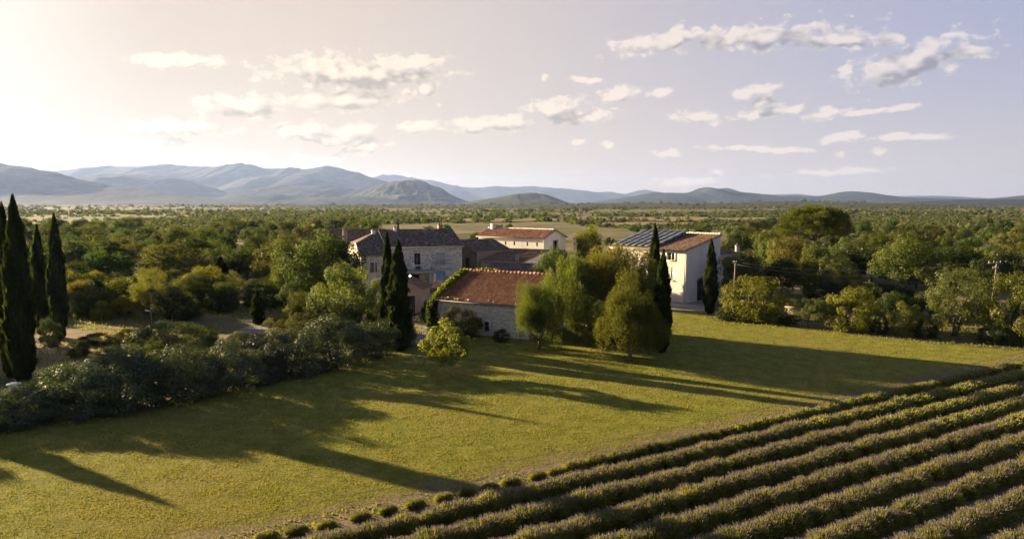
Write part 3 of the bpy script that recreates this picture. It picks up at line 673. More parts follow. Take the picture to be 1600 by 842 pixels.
# ------------------------------------------------------------------ buildings
class Wall:
    """a wall in its house's own frame, from p0 to p1, outside on the right-hand side"""
    def __init__(s, p0, p1, z0, zt0, zt1=None):
        s.p0 = np.array(p0, float); s.p1 = np.array(p1, float); d = s.p1 - s.p0; s.len = float(np.linalg.norm(d)); s.d = d / s.len
        s.o = np.array((s.d[1], -s.d[0])); s.z0 = z0; s.zt0 = zt0; s.zt1 = zt0 if zt1 is None else zt1
    def P(s, u, z, out=0.0):
        q = s.p0 + s.d * u + s.o * out; return (q[0], q[1], z)
    def box(s, b, u0, u1, z0, z1, o0, o1, v=.5):
        b.hexa([s.P(u0, z0, o1), s.P(u1, z0, o1), s.P(u1, z0, o0), s.P(u0, z0, o0), s.P(u0, z1, o1), s.P(u1, z1, o1), s.P(u1, z1, o0), s.P(u0, z1, o0)], v)
    def face(s, b, openings=(), apex=None, reveal=0.22):
        zm = min(s.zt0, s.zt1)
        us = sorted({0.0, s.len} | {x for o in openings for x in o[:2]}); zs = sorted({s.z0, zm} | {x for o in openings for x in o[2:4]})
        for u0, u1 in zip(us, us[1:]):
            for z0, z1 in zip(zs, zs[1:]):
                m = ((u0 + u1) / 2, (z0 + z1) / 2)
                if any(o[0] < m[0] < o[1] and o[2] < m[1] < o[3] for o in openings): continue
                b.quad(s.P(u0, z0), s.P(u1, z0), s.P(u1, z1), s.P(u0, z1))
        if apex: b.tri(s.P(0, s.zt0), s.P(s.len, s.zt1), s.P(*apex))
        elif s.zt0 > zm + .01: b.tri(s.P(0, zm), s.P(s.len, zm), s.P(0, s.zt0))
        elif s.zt1 > zm + .01: b.tri(s.P(0, zm), s.P(s.len, zm), s.P(s.len, s.zt1))
        for (u0, u1, z0, z1) in openings:
            r = -reveal
            b.quad(s.P(u0, z0), s.P(u0, z1), s.P(u0, z1, r), s.P(u0, z0, r)); b.quad(s.P(u1, z1), s.P(u1, z0), s.P(u1, z0, r), s.P(u1, z1, r))
            b.quad(s.P(u0, z1), s.P(u1, z1), s.P(u1, z1, r), s.P(u0, z1, r)); b.quad(s.P(u0, z0, r), s.P(u1, z0, r), s.P(u1, z0), s.P(u0, z0))
            b.quad(s.P(u0, z0, r), s.P(u0, z1, r), s.P(u1, z1, r), s.P(u1, z0, r))
    def stones(s, b, openings=(), seed=1, h=(.13, .22), w=(.22, .5), zmax=None):
        r = random.Random(seed); z = s.z0 + 0.01; zt = zmax or min(s.zt0, s.zt1)
        while z < zt - .06:
            hh = min(r.uniform(*h), zt - z); u = 0.0
            while u < s.len - .03:
                ww = min(r.uniform(*w), s.len - u)
                if s.len - u - ww < .1: ww = s.len - u
                if not any(u + ww > o[0] - .02 and u < o[1] + .02 and z + hh > o[2] - .02 and z < o[3] + .02 for o in openings):
                    g = .012; e = r.uniform(.008, .035); k = r.uniform(.004, .02); v = r.random()
                    A = [s.P(u + g, z + g, .0), s.P(u + ww - g, z + g, .0), s.P(u + ww - g, z + hh - g, .0), s.P(u + g, z + hh - g, .0)]
                    B = [s.P(u + g + k, z + g + k, e), s.P(u + ww - g - k, z + g + k * r.random(), e), s.P(u + ww - g - k, z + hh - g - k, e), s.P(u + g + k * r.random(), z + hh - g - k, e)]
                    i = b.add(A + B)
                    for f in ((4, 5, 6, 7), (0, 1, 5, 4), (1, 2, 6, 5), (2, 3, 7, 6), (3, 0, 4, 7)):
                        b.q.append(tuple(i + j for j in f)); b.qa.append(v)
                u += ww
            z += hh
    def window(s, root, o, frame=P_WHITE, shutters=None, state='open', surround=None, bars=1, sill=True):
        u0, u1, z0, z1 = o; b = MB(); t = .055
        s.box(b, u0, u0 + t, z0, z1, -.16, -.10); s.box(b, u1 - t, u1, z0, z1, -.16, -.10); s.box(b, u0 + t, u1 - t, z0, z0 + t, -.16, -.10); s.box(b, u0 + t, u1 - t, z1 - t, z1, -.16, -.10)
        for i in range(bars):
            m = u0 + (u1 - u0) * (i + 1) / (bars + 1); s.box(b, m - t / 2, m + t / 2, z0 + t, z1 - t, -.158, -.102)
        w = b.build("window", frame, root)
        g = MB(); s.box(g, u0 + t, u1 - t, z0 + t, z1 - t, -.15, -.135); g.build("pane", GLASS, w)
        if sill:
            g = MB(); s.box(g, u0 - .08, u1 + .08, z0 - .09, z0 - .003, -.02, .09); g.build("sill", surround or STONE_W, w)
        if surround:
            g = MB(); q = .17
            s.box(g, u0 - q, u0 - .004, z0, z1 + q, -.01, .055); s.box(g, u1 + .004, u1 + q, z0, z1 + q, -.01, .055); s.box(g, u0 - .004, u1 + .004, z1 + .004, z1 + q, -.01, .055)
            g.build("surround", surround, w)
        if shutters:
            hw = (u1 - u0) / 2
            for side in (0, 1):
                g = MB()
                if state == 'closed':
                    a, c = (u0 + .01, u0 + hw - .01) if side == 0 else (u0 + hw + .01, u1 - .01); o0, o1 = -.09, -.05
                else:
                    a, c = (u0 - hw - .03, u0 - .03) if side == 0 else (u1 + .03, u1 + hw + .03); o0, o1 = .06, .10
                n = 5
                for k in range(n): s.box(g, a + (c - a) * k / n + .004, a + (c - a) * (k + 1) / n - .004, z0 + .02, z1 - .02, o0, o1)
                for zz in (z0 + .2, z1 - .3): s.box(g, a + .02, c - .02, zz, zz + .09, o1, o1 + .025)
                g.build("shutter", shutters, w)
        return w
    def door(s, root, o, mat, boards=5, arch=False):
        u0, u1, z0, z1 = o; b = MB()
        for k in range(boards): s.box(b, u0 + (u1 - u0) * k / boards + .005, u0 + (u1 - u0) * (k + 1) / boards - .005, z0 + .02, z1, -.17, -.12)
        for zz in (z0 + .3, z1 - .4): s.box(b, u0 + .03, u1 - .03, zz, zz + .12, -.12, -.095)
        d = b.build("door", mat, root)
        h = MB(); s.box(h, u1 - .18, u1 - .14, z0 + .95, z0 + 1.1, -.095, -.05); h.build("handle", P_METAL, d)
        return d

def roof_plane(root, el, er, rr, rl, mat, name="roof", amp=.055, tw=.24, course=.36, thick=.12, slab=CONCRETE, seed=0):
    """tiled slope between eave (el, er) and ridge (rl, rr), all in the house's frame"""
    el, er, rr, rl = [np.array(p, float) for p in (el, er, rr, rl)]
    n = np.cross(er - el, (rl + rr) / 2 - (el + er) / 2); n = n / np.linalg.norm(n); n = n if n[2] > 0 else -n
    b = MB(); dn = n * thick
    b.hexa([el - dn, er - dn, rr - dn, rl - dn, el, er, rr, rl])
    slabo = b.build(name, slab, root)
    r = np.random.default_rng(seed + 3)
    w = max(np.linalg.norm(er - el), np.linalg.norm(rr - rl)); h = np.linalg.norm((rl + rr) / 2 - (el + er) / 2)
    nt = max(2, int(w / tw)); nc = max(2, int(h / course)); sub = 4
    us = np.linspace(0, 1, nt * sub + 1); V = []; Q = []; A = []
    wav = np.abs(np.sin(np.pi * us * nt)) ** 0.8 * amp
    base = 0
    tint = r.random((nc, nt))
    sag = 0.05
    for c in range(nc):
        for e, lift in ((0, .045), (1.06, .012)):
            v = min((c + e) / nc, 1.0); jit = np.repeat(r.normal(size=nt) * .010, sub); jit = np.append(jit, 0)
            lo = el[None] + (er - el)[None] * us[:, None]; hi = rl[None] + (rr - rl)[None] * us[:, None]
            und = sag * (vnoise(us * w / 2.2, np.full(len(us), v * h / 2.2), seed + 9) - .5)
            V.append(lo * (1 - v) + hi * v + n[None] * (wav + lift + jit + und + .015)[:, None])
        k = nt * sub + 1
        i = np.arange(nt * sub)
        Q.append(np.stack((base + i, base + i + 1, base + k + i + 1, base + k + i), -1)); A.append(np.repeat(tint[c], sub))
        # butt end of each course
        V.append(V[-2] - n[None] * .055); Q.append(np.stack((base + 2 * k + i, base + 2 * k + i + 1, base + i + 1, base + i), -1)); A.append(np.repeat(tint[c], sub) * .8)
        base += 3 * k
    o = stuff(obj("roof_tiles", mesh_np("roof_tiles", np.concatenate(V), np.concatenate(Q), mat, np.concatenate(A)), slabo))
    return slabo
def ridge_tiles(root, a, b_, mat, r=.13, step=.4, seed=0, name="ridge_tiles"):
    rn = random.Random(seed); a = Vector(a); b_ = Vector(b_); L = (b_ - a).length; d = (b_ - a) / L; n = int(L / step); m = MB()
    for i in range(n):
        p = a + d * (i * step); q = a + d * min(i * step + step * 1.08, L); j = rn.uniform(-.015, .02)
        m.tube([p + Vector((0, 0, j)), q + Vector((0, 0, j + .02))], [r * 1.05, r * .92], 8, rn.random())
    return stuff(m.build(name, mat, root))
def chimney(root, x, y, z0, z1, w, mat=PL_WHITE, pots=1):
    b = MB(); b.box(x - w / 2, x + w / 2, y - w / 2, y + w / 2, z0, z1); b.box(x - w / 2 - .06, x + w / 2 + .06, y - w / 2 - .06, y + w / 2 + .06, z1, z1 + .08)
    c = b.build("chimney", mat, root)
    for k in range(pots):
        g = MB(); g.tube([(x + (k - (pots - 1) / 2) * .28, y, z1 + .08), (x + (k - (pots - 1) / 2) * .28, y, z1 + .42)], [.12, .10], 8); g.build("chimney_pot", TILE_BROWN, c)
    return c
def gutter(root, a, b_, mat=P_ZINC, r=.055): g = MB(); g.tube([a, b_], r, 8); return g.build("gutter", mat, root)

# --- the stone barn with the red roof
def build_barn():
    L_, Dp, ze, zr = 9.55, 9.0, 3.02, 5.25
    t = thing("stone_barn", "low stone barn with red tiled roof at the edge of the lawn", "barn", (-6.85, 68.5, 0), math.atan2(-4.7, 8.3))
    b = MB(); f = Wall((0, 0), (L_, 0), -.1, ze); op = [(4.95, 5.5, .35, 1.25)]
    f.face(b, op)
    rgt = Wall((L_, 0), (L_, Dp), -.1, ze); rgt.face(b, [], (Dp / 2, zr)); bk = Wall((L_, Dp), (0, Dp), -.1, ze); bk.face(b); lf = Wall((0, Dp), (0, 0), -.1, ze); lf.face(b, [], (Dp / 2, zr))
    b.build("wall", MORTAR, t)
    s = MB(); f.stones(s, op, 3, (.11, .20), (.2, .48)); stuff(s.build("stone_facing", STONE, t))
    s = MB(); lf.stones(s, [], 4); rgt.stones(s, [], 6); stuff(s.build("stone_facing", STONE, t))
    w = f.window(t, op[0], P_WOOD, surround=STONE_W, bars=0)
    o = .32
    sl = (zr - ze) / (Dp / 2)
    roof_plane(t, (-.3, -o, ze - o * sl + .12), (L_ + .3, -o, ze - o * sl + .12), (L_ + .3, Dp / 2, zr + .12), (-.3, Dp / 2, zr + .12), TILE_RED, amp=.03, tw=.25, course=.29, seed=1)
    roof_plane(t, (L_ + .3, Dp + o, ze - o * sl + .12), (-.3, Dp + o, ze - o * sl + .12), (-.3, Dp / 2, zr + .12), (L_ + .3, Dp / 2, zr + .12), TILE_RED, amp=.03, tw=.25, course=.29, seed=2)
    ridge_tiles(t, (-.3, Dp / 2, zr + .17), (L_ + .3, Dp / 2, zr + .17), TILE_WARM, .14, .42, 5)
    # loose stones that hold the lowest course down
    r = random.Random(8); m = MB()
    for k in range(13):
        u = r.uniform(.2, L_ - .2); q = r.uniform(.06, .14); y = -o + r.uniform(.10, .35); z = ze - o * sl + .19 + (y + o) * sl
        m.hexa([(u - q, y - q * .7, z), (u + q, y - q * .6, z), (u + q * .9, y + q * .7, z), (u - q * .9, y + q * .6, z), (u - q * .7, y - q * .4, z + q), (u + q * .6, y - q * .5, z + q), (u + q * .5, y + q * .4, z + q * .9), (u - q * .6, y + q * .4, z + q)], r.random())
    stuff(m.build("weight_stones", BRSTONE, t))
    m = MB(); m.box(-.25, L_ + .25, -.22, -.02, ze - .12, ze - .03); m.build("eave_board", P_WOOD, t)
    return t
barn = build_barn()

# --- the main stone house
def build_main():
    t = thing("stone_farmhouse", "two storey pale stone farmhouse with dark tiled roof and a balcony", "house", (-15.0, 98.9, 0), math.atan2(.35, .937))
    L_, ze, zr, rd = 8.55, 6.15, 8.06, 5.5
    f = Wall((-2.3, 0), (L_, 0), -.1, ze); o_ = 2.3
    dw = (o_ + 1.75, o_ + 2.62, 3.05, 5.25); w2 = (o_ + 4.75, o_ + 6.1, 3.6, 5.2); bd = (o_ + 4.95, o_ + 6.05, .05, 2.55); pd = (o_ + .6, o_ + 2.4, .05, 2.3)
    ops = [dw, w2, bd, pd]
    b = MB(); f.face(b, ops)
    Wall((L_, 0), (L_, 11), -.1, ze).face(b, [], (rd, zr)); Wall((L_, 11), (-5.7, 11), -.1, ze).face(b)
    wf = Wall((-5.7, -2.05), (-2.3, -2.05), -.1, 5.2); wop = [(1.1, 2.0, 3.0, 4.3)]; wf.face(b, wop); Wall((-2.3, -2.05), (-2.3, 0), -.1, 5.2, 6.0).face(b)
    wl = Wall((-5.7, 1.3), (-5.7, -2.05), -.1, 6.4, 5.2); lop = [(1.2, 2.1, 3.2, 4.4)]; wl.face(b, lop)
    Wall((-5.7, 11), (-5.7, 1.3), -.1, 5.8, 6.4).face(b)
    b.build("wall", MORTAR, t)
    s = MB(); f.stones(s, ops, 21, (.20, .32), (.35, .75)); stuff(s.build("stone_facing", STONE_W, t))
    s = MB(); wf.stones(s, wop, 22, (.20, .30), (.3, .7)); wl.stones(s, lop, 23, (.2, .3), (.3, .7)); stuff(s.build("stone_facing", STONE, t))
    f.window(t, dw, P_WOOD, surround=STONE_W, sill=False)
    x = f.window(t, w2, P_WOOD, P_GREY, 'closed', STONE_W); f.door(t, pd, P_DARK); d = f.door(t, bd, P_BLUE, 6); d["label"] = "pale blue boarded door under the shuttered window"
    wf.window(t, wop[0], P_WOOD, P_WOOD, 'closed', STONE); wl.window(t, lop[0], P_WHITE, surround=STONE_W)
    ov = .35; sl = (zr - ze) / rd
    roof_plane(t, (-2.1, -ov, ze - ov * sl + .1), (L_ + .25, -ov, ze - ov * sl + .1), (L_ + .25, rd, zr + .1), (-2.1, rd, zr + .1), TILE_OLD, seed=11)
    roof_plane(t, (-6.0, -2.4, 5.18), (-2.13, -2.4, 5.18), (-2.13, rd, 8.12), (-6.0, 1.28, 6.55), TILE_OLD, seed=12)
    roof_plane(t, (L_ + .25, 11.3, ze), (-2.1, 11.3, ze), (-2.1, rd, zr + .1), (L_ + .25, rd, zr + .1), TILE_OLD, seed=13)
    roof_plane(t, (-6.0, 11.3, 5.9), (-6.0, 1.30, 6.53), (-2.13, rd, 8.10), (-2.13, rd, 8.10), TILE_OLD, seed=14)
    roof_plane(t, (-2.13, 11.3, ze), (-6.0, 11.3, 5.9), (-2.13, rd, 8.10), (-2.13, rd, 8.10), TILE_OLD, seed=15)
    ridge_tiles(t, (-2.1, rd, zr + .16), (L_ + .25, rd, zr + .16), TILE_OLD, .13, .4, 15)
    v = MB(); v.tube([(-5.98, -2.4, 5.26), (-5.98, 1.3, 6.64)], .10, 8); v.build("verge", PL_WHITE, t)
    chimney(t, 7.0, rd + .3, zr - .3, zr + .75, .62, PL_BROWN, 2); chimney(t, -3.0, 4.4, 7.2, 8.2, .42, PL_WHITE, 1); chimney(t, .2, rd - .5, 7.6, 8.5, .34, PL_WHITE, 1)
    gutter(t, (-2.1, -ov - .05, ze - ov * sl + .02), (L_ + .2, -ov - .05, ze - ov * sl + .02))
    g = MB(); g.tube([(-4.0, -2.12, .0), (-4.0, -2.12, 5.1)], .05, 8); g.build("drainpipe", P_ZINC, t)
    # balcony
    bl = MB(); bl.box(-.3, 4.1, -3.1, -.05, 2.72, 2.98); bal = bl.build("balcony", CONCRETE, t)
    for x, y in ((3.85, -2.9), (-.05, -2.9), (3.85, -.35)):
        p = MB(); p.box(x - .19, x + .19, y - .19, y + .19, -.05, 2.718); p.build("pillar", STONE_W, bal)
    rl = MB()
    for k in range(23): rl.tube([(-.2 + k * .19, -3.0, 2.98), (-.2 + k * .19, -3.0, 3.9)], .014, 5)
    rl.tube([(-.25, -3.0, 3.92), (4.05, -3.0, 3.92)], .025, 6)
    for k in range(15): rl.tube([(4.0, -2.95 + k * .2, 2.98), (4.0, -2.95 + k * .2, 3.9)], .014, 5)
    rl.tube([(4.0, -3.0, 3.921), (4.0, -.1, 3.921)], .025, 6)
    rl.build("railing", P_METAL, bal)
    w = MB(); w.tube([(4.2, -.10, 3.15), (6.4, -.12, 2.98), (8.4, -.10, 3.02)], .018, 5); w.build("cable", P_WIRE, t)
    return t
main = build_main()
def furniture(parent_o):
    import mathutils
    def loc(x, y, z):
        a = parent_o.rotation_euler[2]; c, s = math.cos(a), math.sin(a); return (parent_o.location[0] + c * x - s * y, parent_o.location[1] + s * x + c * y, z)
    rz = parent_o.rotation_euler[2]
    t = thing("garden_table", "white garden table on the farmhouse balcony", "table", loc(1.9, -1.7, 2.982), rz)
    b = MB(); b.box(-.8, .8, -.42, .42, .70, .745); b.build("tabletop", P_WHITE, t)
    for x in (-.7, .7):
        for y in (-.34, .34): b = MB(); b.tube([(x, y, 0), (x * .97, y * .95, .698)], .03, 6); b.build("leg", P_WHITE, t)
    for i, (x, y, a, lab) in enumerate(((.65, -1.7, -1.57, "white balcony chair left of the white table"), (3.15, -1.7, 1.57, "white balcony chair right of the white table"), (1.5, -.75, 3.14, "white balcony chair behind the white table nearest the window"))):
        c = thing("garden_chair", lab, "chair", loc(x, y, 2.982), rz + a, "white chairs on the balcony")
        b = MB(); b.box(-.24, .24, -.24, .24, .42, .46); b.build("seat", P_WHITE, c)
        b = MB(); b.hexa([(-.24, -.26, .47), (.24, -.26, .47), (.24, -.22, .47), (-.24, -.22, .47), (-.22, -.38, .92), (.22, -.38, .92), (.22, -.34, .92), (-.22, -.34, .92)]); b.build("backrest", P_WHITE, c)
        for xx in (-.21, .21):
            for yy in (-.21, .21): b = MB(); b.tube([(xx * 1.1, yy * 1.1, 0), (xx, yy, .418)], .02, 6); b.build("leg", P_WHITE, c)
furniture(main)

# --- brown link house with its lean-to roof
def build_link():
    t = thing("link_house", "brown rendered house with sloping dark roof beside the stone farmhouse", "house", (-5.06, 106.0, 0), math.atan2(.6, .8))
    b = MB(); f = Wall((0, 0), (6.0, 0), -.1, 5.05); f.face(b); Wall((6.0, 0), (6.0, 4.6), -.1, 5.05, 6.4).face(b); Wall((6.0, 4.6), (0, 4.6), -.1, 6.4).face(b)
    l = Wall((0, 4.6), (0, 0), -.1, 6.4, 5.05); op = [(1.3, 2.5, 2.3, 4.0)]; l.face(b, op); b.build("wall", PL_BROWN, t)
    s = MB(); l.stones(s, op, 31, (.14, .24), (.25, .5)); stuff(s.build("stone_facing", BRSTONE, t))
    l.door(t, op[0], P_DARK)
    roof_plane(t, (-.3, -.35, 5.03), (6.2, -.35, 5.03), (6.2, 4.8, 6.55), (-.3, 4.8, 6.55), TILE_OLD, seed=21)
build_link()
# --- white house
def build_white():
    a = math.atan2(-.62, .785)
    ux = np.array((math.cos(a), math.sin(a))); uy = np.array((-ux[1], ux[0])); Lw, Wd, ze, zr = 13.4, 5.9, 6.65, 7.75
    org = np.array((4.95, 113.0)) - ux * Lw
    t = thing("white_house", "tall white house with red tiled roof behind the dark roofs", "house", (*org, 0), a)
    f = Wall((0, 0), (Lw, 0), -.1, ze); ops = []
    for px in (790, 803.5, 824, 839):
        k = (px - 800) / F0; u = min(np.linspace(0, Lw, 400), key=lambda s_: abs((org + ux * s_)[0] / (org + ux * s_)[1] - k)); ops.append((u - .16, u + .16, 5.35, 5.95))
    b = MB(); f.face(b, ops, reveal=.3); g = Wall((Lw, 0), (Lw, Wd), -.1, ze); gop = [(2.55, 3.6, 4.4, 6.1)]; g.face(b, gop, (Wd / 2, zr)); Wall((Lw, Wd), (0, Wd), -.1, ze).face(b); Wall((0, Wd), (0, 0), -.1, ze).face(b, [], (Wd / 2, zr))
    b.build("wall", PL_WHITE, t)
    for o in ops: f.window(t, o, P_DARK, bars=0, sill=False)
    g.window(t, gop[0], P_DARK, surround=CONCRETE)
    o = .35; sl = (zr - ze) / (Wd / 2)
    roof_plane(t, (-.3, -o, ze - o * sl + .1), (Lw + .25, -o, ze - o * sl + .1), (Lw + .25, Wd / 2, zr + .1), (-.3, Wd / 2, zr + .1), TILE_WARM, seed=31)
    roof_plane(t, (Lw + .25, Wd + o, ze - o * sl + .1), (-.3, Wd + o, ze - o * sl + .1), (-.3, Wd / 2, zr + .1), (Lw + .25, Wd / 2, zr + .1), TILE_WARM, seed=32)
    ridge_tiles(t, (-.3, Wd / 2, zr + .15), (Lw + .25, Wd / 2, zr + .15), PL_CREAM, .13, .4, 33)
    chimney(t, .9, Wd / 2 - .2, 6.9, 8.55, .62, PL_WHITE, 0); chimney(t, 1.9, Wd / 2 + .2, 6.9, 8.35, .85, PL_PINK, 0)
    d = MB(); d.tube([(Lw + .12, -.12, .0), (Lw + .12, -.12, 5.9), (Lw + .05, -.35, 6.45)], .05, 8); d.build("drainpipe", P_METAL, t)
build_white()
def shed(name, label, cat, p_nl, p_nr, depth, zn, zb, mat, tile, seed, wall_right=None, win=None, overh=.25):
    """single-pitch building: near-left and near-right corners, depth, eave and back heights"""
    p_nl = np.array(p_nl, float); p_nr = np.array(p_nr, float); d = p_nr - p_nl; L_ = np.linalg.norm(d)
    t = thing(name, label, cat, (*p_nl, 0), math.atan2(d[1], d[0]))
    b = MB(); Wall((0, 0), (L_, 0), -.1, zn).face(b); Wall((L_, depth), (0, depth), -.1, zb).face(b); Wall((0, depth), (0, 0), -.1, zb, zn).face(b); b.build("wall", mat, t)
    b = MB(); r = Wall((L_, 0), (L_, depth), -.1, zn, zb); r.face(b, [win] if win else []); b.build("wall", wall_right or mat, t)
    if win: r.window(t, win, P_GREY, surround=CONCRETE)
    roof_plane(t, (-overh, -overh, zn + .04), (L_ + overh, -overh, zn + .04), (L_ + overh, depth, zb + .10), (-overh, depth, zb + .10), tile, seed=seed)
    return t
s1 = shed("courtyard_house", "white walled house with mottled dark roof below the tall white house", "house", (-4.4, 102.4), (1.35, 100.0), 11.0, 3.95, 4.95, PL_BROWN, TILE_BROWN, 41, PL_WHITE, (2.1, 3.3, 2.0, 3.4))
chimney(s1, 5.3, .6, 3.6, 4.9, .42, PL_PINK, 0)
shed("courtyard_shed", "low shed with grey tiled roof right behind the barn ridge", "shed", (-4.3, 95.5), (1.0, 93.6), 6.0, 3.15, 3.75, PL_BROWN, TILE_OLD, 42)
shed("rear_house", "house with wide brown roof behind the farmhouse's left end", "house", (-29.5, 112.0), (-20.5, 112.5), 7.0, 5.7, 7.75, PL_BROWN, TILE_BROWN, 43)
c_t = thing("chimney_stack", "tall pinkish chimney stack rising left of the farmhouse roof", "chimney", (AT(539, 380, 108)[0], 108, 0)); chimney(c_t, 0, 0, 0, 8.0, .55, PL_PINK, 1)
an = shed("yard_annex", "small annex with a low tiled roof left of the ivy covered barn corner", "shed", (AT(656, 457, 80)[0], 80.5), (AT(688, 457, 80)[0], 79.6), 4.5, 2.2, 2.95, PL_WHITE, TILE_BROWN, 44)
def build_garage():
    t = thing("yard_shed", "pinkish yard shed with a dark doorway beside the tall cypress", "shed", (AT(637, 450, 76)[0] - .8, 76.2, 0), math.atan2(-.1, 1))
    b = MB(); f = Wall((0, 0), (2.3, 0), -.1, 4.0, 3.05); op = [(.65, 1.55, .02, 2.35)]; f.face(b, op); Wall((2.3, 0), (2.3, 4), -.1, 3.05).face(b); Wall((2.3, 4), (0, 4), -.1, 3.05, 4.0).face(b); Wall((0, 4), (0, 0), -.1, 4.0).face(b)
    b.build("wall", PL_PINK, t); f.door(t, op[0], P_DARK, 4)
    roof_plane(t, (2.55, -.25, 3.0), (2.55, 4.2, 3.0), (-.2, 4.2, 4.15), (-.2, -.25, 4.15), TILE_BROWN, seed=45)
    lp = thing("porch_lamp", "lit white globe lamp on the roof edge of the yard shed", "lamp", (AT(640, 431, 75.8)[0], 76.0, 0))
    k = MB(); z = AT(640, 431, 76)[2]; k.tube([(0, 0, z - .22), (0, 0, z - .1)], .04, 6); k.tube([(0, .02, 4.0), (0, 0, z - .2)], .02, 6); k.build("bracket", P_METAL, lp)
    g = MB(); n = 6
    g.tube([(0, 0, z - .12 + .24 * i / n) for i in range(n + 1)], [max(.008, .12 * math.sin(math.pi * i / n)) for i in range(n + 1)], 10); g.build("globe", LIT, lp, True)
build_garage()

# --- right-hand cream house with solar panels
def build_right():
    c0 = np.array((21.0, 87.8)); e = np.array((13.3, 96.6)); d = c0 - e; L_ = np.linalg.norm(d); Dp = 7.2; ze, zr = 6.35, 7.95
    t = thing("cream_house", "two storey cream house with solar panels on its roof", "house", (*e, 0), math.atan2(d[1], d[0]))
    f = Wall((0, 0), (L_, 0), -.1, ze)
    def U(px):
        k = (px - 800) / F0; return min(np.linspace(0, L_, 600), key=lambda s_: abs((e + d / L_ * s_)[0] / (e + d / L_ * s_)[1] - k))
    w1 = (U(1007), U(1014), 5.0, 5.85); w2 = (U(1043), U(1055), 5.05, 5.98); w3 = (U(1049.5), U(1056), 2.6, 4.15); w4 = (U(1006), U(1012), 2.6, 4.15); w5 = (U(973), U(979), 5.0, 5.8)
    b = MB(); f.face(b, [w1, w2, w3, w4, w5]); g = Wall((L_, 0), (L_, Dp), -.1, ze, zr - .1)
    gd = (2.35, 4.25, .02, 2.25); g.face(b, [gd]); Wall((L_, Dp), (0, Dp), -.1, zr - .1).face(b); Wall((0, Dp), (0, 0), -.1, zr - .1, ze).face(b)
    b.build("wall", PL_CREAM, t)
    f.window(t, w1, P_WHITE, surround=PL_WHITE); f.window(t, w2, P_WHITE, surround=PL_WHITE)
    f.window(t, w3, P_WHITE, P_LBLUE, 'closed'); f.window(t, w4, P_WHITE, P_LBLUE, 'closed'); f.window(t, w5, P_WHITE, P_LBLUE, 'closed')
    # arched doorway: the arch is a half-round head over the opening
    g.door(t, gd, P_DARK, 7)
    m = MB(); uc = (gd[0] + gd[1]) / 2; rr = (gd[1] - gd[0]) / 2; n = 10
    for i in range(n):
        a0, a1 = math.pi * i / n, math.pi * (i + 1) / n
        m.hexa([g.P(uc + rr * math.cos(a0), 2.25 + .62 * rr * math.sin(a0), .015), g.P(uc + rr * math.cos(a1), 2.25 + .62 * rr * math.sin(a1), .015), g.P(uc, 2.25, .015), g.P(uc, 2.25, .015), g.P(uc + rr * math.cos(a0), 2.25 + .62 * rr * math.sin(a0), .004), g.P(uc + rr * math.cos(a1), 2.25 + .62 * rr * math.sin(a1), .004), g.P(uc, 2.25, .004), g.P(uc, 2.25, .004)])
    m.build("arch_panel", P_DARK, t)
    m = MB()
    for i in range(12):
        a0, a1 = math.pi * i / 12 + .02, math.pi * (i + 1) / 12 - .02; q = lambda a, k: (uc + (rr + k) * math.cos(a), 2.25 + (.62 * rr + k) * math.sin(a))
        m.hexa([g.P(*q(a0, .01), .0), g.P(*q(a1, .01), .0), g.P(*q(a1, .22), .0), g.P(*q(a0, .22), .0), g.P(*q(a0, .01), .04), g.P(*q(a1, .01), .04), g.P(*q(a1, .22), .04), g.P(*q(a0, .22), .04)])
    m.build("arch_stones", CONCRETE, t)
    ov = .38; sl = (zr - ze) / Dp
    roof_plane(t, (-.3, -ov, ze - ov * sl + .1), (L_ + .12, -ov, ze - ov * sl + .1), (L_ + .12, Dp + .2, zr + .12), (-.3, Dp + .2, zr + .12), TILE_BROWN, seed=51)
    ridge_tiles(t, (-.3, Dp + .1, zr + .2), (L_ + .1, Dp + .1, zr + .2), PL_CREAM, .12, .4, 52)
    cn = MB(); cn.box(-.2, L_ + .05, -.20, -.004, ze - .28, ze - .1); cn.build("cornice", PL_WHITE, t)
    dp = MB(); dp.tube([(L_ - .15, -.09, .0), (L_ - .15, -.09, 6.0)], .05, 8); dp.build("drainpipe", PL_CREAM, t)
    # panels on rails above the left part of the roof
    cols, rows, pw, ph = 7, 4, 1.05, 1.66
    for rw in range(rows):
        for c in range(cols if rw < 3 else cols):
            x0 = .05 + c * (pw + .004); y0 = -.05 + rw * (ph + .004); zf = lambda y: ze + (y) * (sl + .045) + .30
            b = MB(); b.hexa([(x0, y0, zf(y0)), (x0 + pw, y0, zf(y0)), (x0 + pw, y0 + ph, zf(y0 + ph)), (x0, y0 + ph, zf(y0 + ph)), (x0, y0, zf(y0) + .04), (x0 + pw, y0, zf(y0) + .04), (x0 + pw, y0 + ph, zf(y0 + ph) + .04), (x0, y0 + ph, zf(y0 + ph) + .04)])
            p = b.build("solar_panel", P_DARKM, t)
            q = .014; b = MB(); b.hexa([(x0 + q, y0 + q, zf(y0 + q) + .036), (x0 + pw - q, y0 + q, zf(y0 + q) + .036), (x0 + pw - q, y0 + ph - q, zf(y0 + ph - q) + .036), (x0 + q, y0 + ph - q, zf(y0 + ph - q) + .036), (x0 + q, y0 + q, zf(y0 + q) + .046), (x0 + pw - q, y0 + q, zf(y0 + q) + .046), (x0 + pw - q, y0 + ph - q, zf(y0 + ph - q) + .046), (x0 + q, y0 + ph - q, zf(y0 + ph - q) + .046)])
            b.build("cell_glass", SOLAR, p)
    b = MB()
    for c in range(cols + 1):
        x = .05 + c * (pw + .004); 
        for y in (.3, 2.0, 3.7, 5.4): b.box(x - .03, x + .03, y - .03, y + .03, ze + y * sl + .05, ze + y * (sl + .045) + .30)
    b.build("panel_rail", P_METAL, t)
    return t
build_right()
